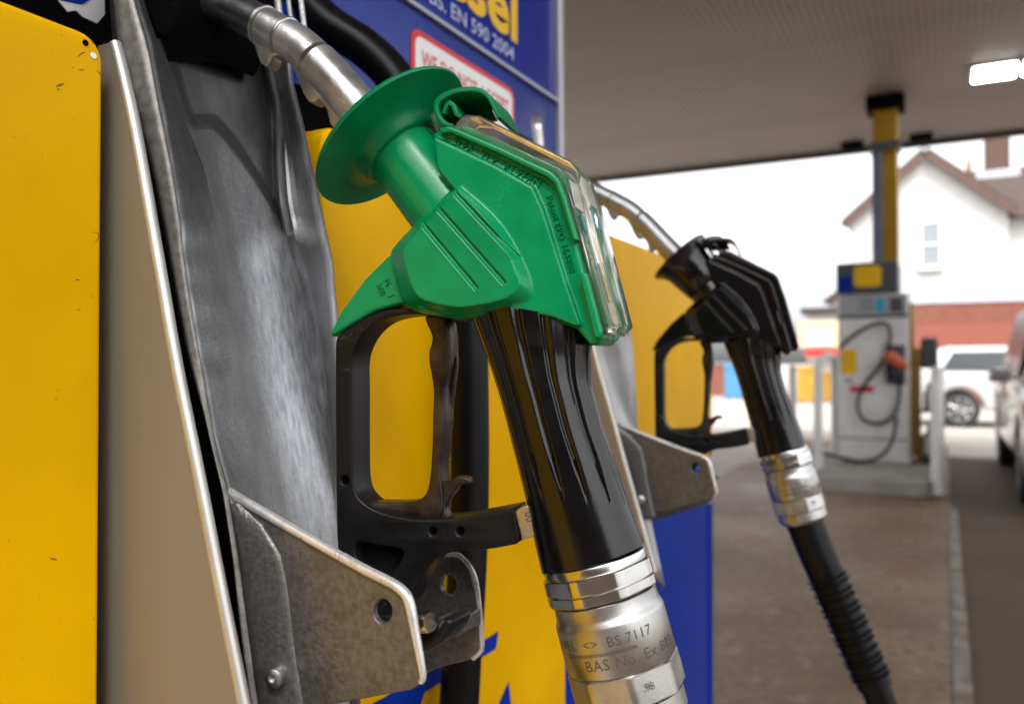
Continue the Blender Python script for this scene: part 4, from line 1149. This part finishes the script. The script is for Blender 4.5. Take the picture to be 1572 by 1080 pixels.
        mk(nm, (a + b, [(0, 1, 2, 3), (7, 6, 5, 4)] + [(i, (i + 1) % 4, 4 + (i + 1) % 4, 4 + i) for i in range(4)]), M['glass_dark'], e)
    mk('bumper', box(-L / 2 - 0.03, -L / 2 + 0.2, -hw + 0.06, hw - 0.06, 0.26, 0.50), paint, e, bev=0.06, bseg=3)
    mk('bumper', box(L / 2 - 0.2, L / 2 + 0.03, -hw + 0.06, hw - 0.06, 0.24, 0.48), paint, e, bev=0.06, bseg=3)
    if extra: extra(e, L, hw)
    return e
wb = PZ(1474, 656, 0.0)
# its rear stands to the left, so local +x (front) points along world +x
car('parked_car', (wb.x - 0.70 + 2.05, wb.y + 0.85, 0), 0.0, M['car_white'], 'white hatchback parked side on in front of the red fence', L=4.1, H=1.40)
def flank(e, L, hw):
    mk('yellow_flank_panel', box(-1.2, -0.15, -hw - 0.010, -hw - 0.001, 0.86, 1.0), M['amber'], e, bev=0.003)
# driving in the right lane, pointing away; its near flank faces the pump
car('parked_car', (0.50 + 0.9, 8.9, 0), R(-90), M['car_silver'], 'silver car with a yellow flank panel cut off by the right picture edge', L=4.3, W=1.8, H=1.72, extra=flank)

# ------------------------------------------------------------------ houses and yard behind
HY = 30.0
def hy(px, py, Y=HY): return PY(px, py, Y)
house = empty('house', tuple(Vector((hy(1430, 540).x, HY + 4, 0))), 'white rendered gabled house with brown tiled roof and brick chimney', 'house')
apex, le, re_ = hy(1420, 236), hy(1300, 332), hy(1552, 326)
wl, wr_ = hy(1304, 340).x, hy(1548, 330).x
zE = (le.z + re_.z) / 2
ol = [(wl, 0), (wr_, 0), (wr_, zE), (apex.x, apex.z), (wl, zE)]
g = plate([ol], 4.0, 0.01, 0)
mk('gable_wall', ([Vector((v[0], HY + 4.0 + v[2], v[1])) for v in g[0]], g[1]), M['render'], house)
def slab_roof(a, b, y0, y1, th, m, name='roof'):
    a, b = Vector(a), Vector(b)
    d = (b - a); n_ = Vector((-d.z, 0, d.x)).normalized()
    if n_.z < 0: n_ = -n_
    V = [Vector((p.x, y, p.z)) + n_ * k for y in (y0, y1) for p in (a, b) for k in (0, th)]
    return mk(name, (V, [(0, 1, 3, 2), (4, 6, 7, 5), (0, 4, 5, 1), (2, 3, 7, 6), (0, 2, 6, 4), (1, 5, 7, 3)]), m, house)
A_, L_, R__ = (apex.x, 0, apex.z + 0.02), (le.x - 0.05, 0, zE - 0.12), (re_.x + 0.1, 0, zE - 0.12)
r1 = slab_roof(A_, L_, HY - 0.25, HY + 8.2, 0.16, M['tile'])
r2 = slab_roof(A_, R__, HY - 0.25, HY + 8.2, 0.16, M['tile'])
for q in (L_, R__):
    slab_roof((A_[0], 0, A_[2] - 0.19), (q[0], 0, q[2] - 0.19), HY - 0.30, HY - 0.255, 0.24, M['bargeboard'], 'bargeboard')
mk('finial', lathe((apex.x, HY - 0.2, apex.z + 0.16), (0, 0, 1), [(0, 0.09), (0.2, 0.07), (0.45, 0.02)], 10), M['tile'], house)
# main range to the right, behind the gable
xm0, xm1 = apex.x + 0.4, wr_ + 9.0
zr, ze2 = hy(1500, 262, HY + 5).z, hy(1540, 330, HY + 1).z
mk('main_wall', box(wr_ + 0.02, xm1, HY + 1.2, HY + 8.0, 0, ze2), M['render'], house)
V = [Vector((xm0, HY + 0.8, ze2 - 0.1)), Vector((xm1, HY + 0.8, ze2 - 0.1)), Vector((xm1, HY + 5, zr)), Vector((xm0, HY + 5, zr)), Vector((xm1, HY + 8.6, ze2 - 0.1)), Vector((xm0, HY + 8.6, ze2 - 0.1))]
mk('roof', (V, [(0, 1, 2, 3), (3, 2, 4, 5), (0, 3, 5), (1, 4, 2), (0, 5, 4, 1)]), M['tile'], house)
cb0, cb1 = hy(1512, 258, HY + 4.6), hy(1550, 204, HY + 4.6)
ch = mk('chimney', box(cb0.x, cb1.x, HY + 4.4, HY + 5.6, cb0.z - 0.9, cb1.z + 0.15), M['chimney_brick'], house, bev=0.02)
fl0, fl1 = hy(1498, 277, HY + 4.3), hy(1566, 258, HY + 4.3)
mk('flashing', box(fl0.x, fl1.x, HY + 4.2, HY + 4.37, fl0.z, fl1.z), M['lead'], ch, bev=0.02)
for xx in (0.25, 0.75):
    mk('chimney_pot', lathe((cb0.x + (cb1.x - cb0.x) * xx, HY + 5, cb1.z + 0.15), (0, 0, 1), [(0, 0.15), (0.1, 0.13), (0.45, 0.12), (0.5, 0.15)], 14), M['brick'], ch)
rp_ = hy(1487, 252, HY + 5)
mk('finial', lathe((rp_.x, HY + 5, zr - 0.05), (0, 0, 1), [(0, 0.10), (0.3, 0.08), (0.7, 0.02)], 10), M['brick'], house)
def win(x0, x1, z0, z1, Y, parent):
    f = mk('window', join(box(x0, x1, Y - 0.06, Y - 0.004, z1 - 0.07, z1), box(x0, x1, Y - 0.06, Y - 0.004, z0, z0 + 0.07), box(x0, x0 + 0.07, Y - 0.06, Y - 0.004, z0 + 0.07, z1 - 0.07), box(x1 - 0.07, x1, Y - 0.06, Y - 0.004, z0 + 0.07, z1 - 0.07), box(x0 + 0.07, x1 - 0.07, Y - 0.055, Y - 0.004, (z0 + z1) / 2 - 0.03, (z0 + z1) / 2 + 0.03)), M['white'], parent)
    mk('pane', box(x0 + 0.072, x1 - 0.072, Y - 0.03, Y - 0.004, z0 + 0.072, (z0 + z1) / 2 - 0.032), M['pane'], f)
    mk('pane', box(x0 + 0.072, x1 - 0.072, Y - 0.03, Y - 0.004, (z0 + z1) / 2 + 0.032, z1 - 0.072), M['pane'], f)
    mk('sill', box(x0 - 0.06, x1 + 0.06, Y - 0.14, Y - 0.062, z0 - 0.08, z0), M['steelwhite'], f)
a, b = hy(1412, 412), hy(1446, 338)
win(a.x, b.x, a.z, b.z, HY, house)
mk('plinth_band', box(wl - 0.02, xm1, HY - 0.10, HY - 0.012, hy(1480, 463).z, hy(1480, 446).z), M['lead'], house)

def wall_thing(name, px0, px1, pyt, Y, m, label, cat, th=0.22, z0=0.0, extend=0.0):
    a, b = PY(px0, pyt, Y), PY(px1, pyt, Y)
    e = empty(name, ((a.x + b.x) / 2, Y, z0), label, cat)
    return e, a.x, b.x + extend, (a.z + b.z) / 2
e, xa, xb, zz = wall_thing('brick_wall', 1296, 1572, 462, 27.0, M['brick'], 'red brick wall below the white house behind the car', 'wall', extend=4)
mk('wall_body', box(xa, xb, 27.0, 27.22, 0, zz - 0.08), M['brick'], e)
mk('coping', box(xa - 0.03, xb + 0.03, 26.96, 27.26, zz - 0.078, zz), M['lead'], e, bev=0.01)
e, xa, xb, zz = wall_thing('board_fence', 1300, 1572, 500, 24.0, M['redboard'], 'red brown board fence standing before the brick wall', 'fence', extend=3)
nb_ = 64
bw = (xb - xa) / nb_
b0_ = mk('board', box(xa + 0.006, xa + bw - 0.006, 24.0, 24.025, 0.05, zz), M['redboard'], e, bev=0.006)
for k in range(1, nb_):
    c = b0_.copy(); COL.objects.link(c); c.parent = e
    c.location = b0_.location + Vector((bw * k, 0.004 * (k % 2), random.uniform(-0.015, 0.015)))
for z in (0.4, zz - 0.25): mk('rail', box(xa, xb, 24.035, 24.085, z, z + 0.09), M['redboard'], e)

# low shops and yard objects on the left of the far pump
sh = empty('shop', tuple(Vector((PY(1262, 560, 26).x, 28, 0))), 'low pale shop with cream signboard and red band left of far pump', 'shop')
a, b = PY(1238, 482, 26), PY(1300, 482, 26)
mk('front_wall', box(a.x, b.x + 0.3, 26.0, 30.0, 0, a.z), M['render'], sh)
mk('flat_roof', box(a.x - 0.15, b.x + 0.4, 25.8, 30.2, a.z + 0.003, a.z + 0.18), M['canopy_dark'], sh)
c0, c1 = PY(1226, 534, 25.6), PY(1300, 492, 25.6)
sb_ = mk('signboard', box(c0.x, c1.x, 25.6, 25.7, c0.z, c1.z), M['cream'], sh, bev=0.02)
c0, c1 = PY(1240, 530, 25.57), PY(1277, 510, 25.57)
mk('sign_face', box(c0.x, c1.x, 25.56, 25.597, c0.z, c1.z), M['white'], sb_)
c0, c1 = PY(1236, 546, 25.5), PY(1300, 537, 25.5)
mk('red_band', box(c0.x, c1.x, 25.5, 25.59, c0.z, c1.z), M['red'], sh)
h2 = empty('house', tuple(Vector((PY(1290, 500, 45).x, 46, 0))), 'distant pale house with brown pitched roof behind the far pump', 'house')
a, b = PY(1268, 460, 45), PY(1345, 460, 45)
mk('wall', box(a.x + 0.3, b.x, 45, 51, 0, a.z), M['render'], h2)
pk = PY(1310, 428, 45)
V = [Vector((a.x - 0.2, y, a.z - 0.1)) for y in (44.7, 51.3)] + [Vector((pk.x, y, pk.z)) for y in (44.7, 51.3)] + [Vector((b.x + 0.3, y, a.z - 0.1)) for y in (44.7, 51.3)]
mk('roof', (V, [(0, 1, 3, 2), (2, 3, 5, 4), (0, 2, 4), (1, 5, 3), (0, 4, 5, 1)]), M['tile'], h2)
win(a.x + 0.9, a.x + 1.9, 3.0, 4.2, 45, h2)
def bin_box(px0, px1, pyt, pyb, name, m, label, cat):
    a = PZ(px0, pyb, 0); b = PY(px1, pyb, a.y); t = PY(px0, pyt, a.y)
    e = empty(name, ((a.x + b.x) / 2, a.y, 0), label, cat)
    d = (b.x - a.x) * 0.8
    mk('bin_body', box(a.x, b.x, a.y, a.y + d, 0.04, t.z * 0.86), m, e, bev=0.03)
    mk('lid', box(a.x - 0.02, b.x + 0.02, a.y - 0.02, a.y + d, t.z * 0.86 + 0.003, t.z), m, e, bev=0.02)
    for xx in (a.x + 0.06, b.x - 0.06):
        mk('foot', box(xx - 0.05, xx + 0.05, a.y + 0.05, a.y + d - 0.05, 0, 0.037), M['tyre'], e)
bin_box(1224, 1252, 562, 618, 'grit_bin', M['bin_yellow'], 'yellow grit bin between the two white posts', 'bin')
bin_box(1263, 1288, 570, 617, 'grit_bin', M['bin_yellow'], 'yellow grit bin just left of the far pump', 'bin')
bin_box(1112, 1138, 558, 612, 'wheelie_bin', M['bluebin'], 'bright blue bin seen behind the black nozzle grip', 'bin')
e, xa, xb, zz = wall_thing('yard_wall', 1060, 1128, 556, 27.5, M['brick'], 'low red brick wall seen left of the blue bin', 'wall')
mk('wall_body', box(xa, xb, 27.5, 27.72, 0, zz - 0.06), M['brick'], e)
mk('coping', box(xa - 0.03, xb + 0.03, 27.46, 27.76, zz - 0.058, zz), M['kerb'], e)

# added shop, unseen behind the camera: blocks low sky, darkens reflections in plastic
added_shop = empty('shop', (-1.0, -8.5, 0), 'added unseen brick shop with dark windows behind the viewer, darkening reflections', 'shop')
mk('wall', box(-10, 9, -11.0, -7.0, 0, 4.3), M['brick'], added_shop, bev=0.02)
mk('flat_roof', box(-10.2, 9.2, -11.2, -6.8, 4.303, 4.55), M['canopy_dark'], added_shop, bev=0.02)
for k in range(5):
    xw = -9.2 + k * 3.65
    wf = mk('window', join(box(xw, xw + 3.0, -6.995, -6.93, 0.5, 0.6), box(xw, xw + 3.0, -6.995, -6.93, 2.7, 2.8), box(xw, xw + 0.1, -6.995, -6.93, 0.6, 2.7), box(xw + 2.9, xw + 3.0, -6.995, -6.93, 0.6, 2.7)), M['header_grey'], added_shop)
    mk('pane', box(xw + 0.102, xw + 2.898, -6.99, -6.96, 0.602, 2.698), M['glass_dark'], wf)

# sky as a plain dome is not needed: the world is the sky
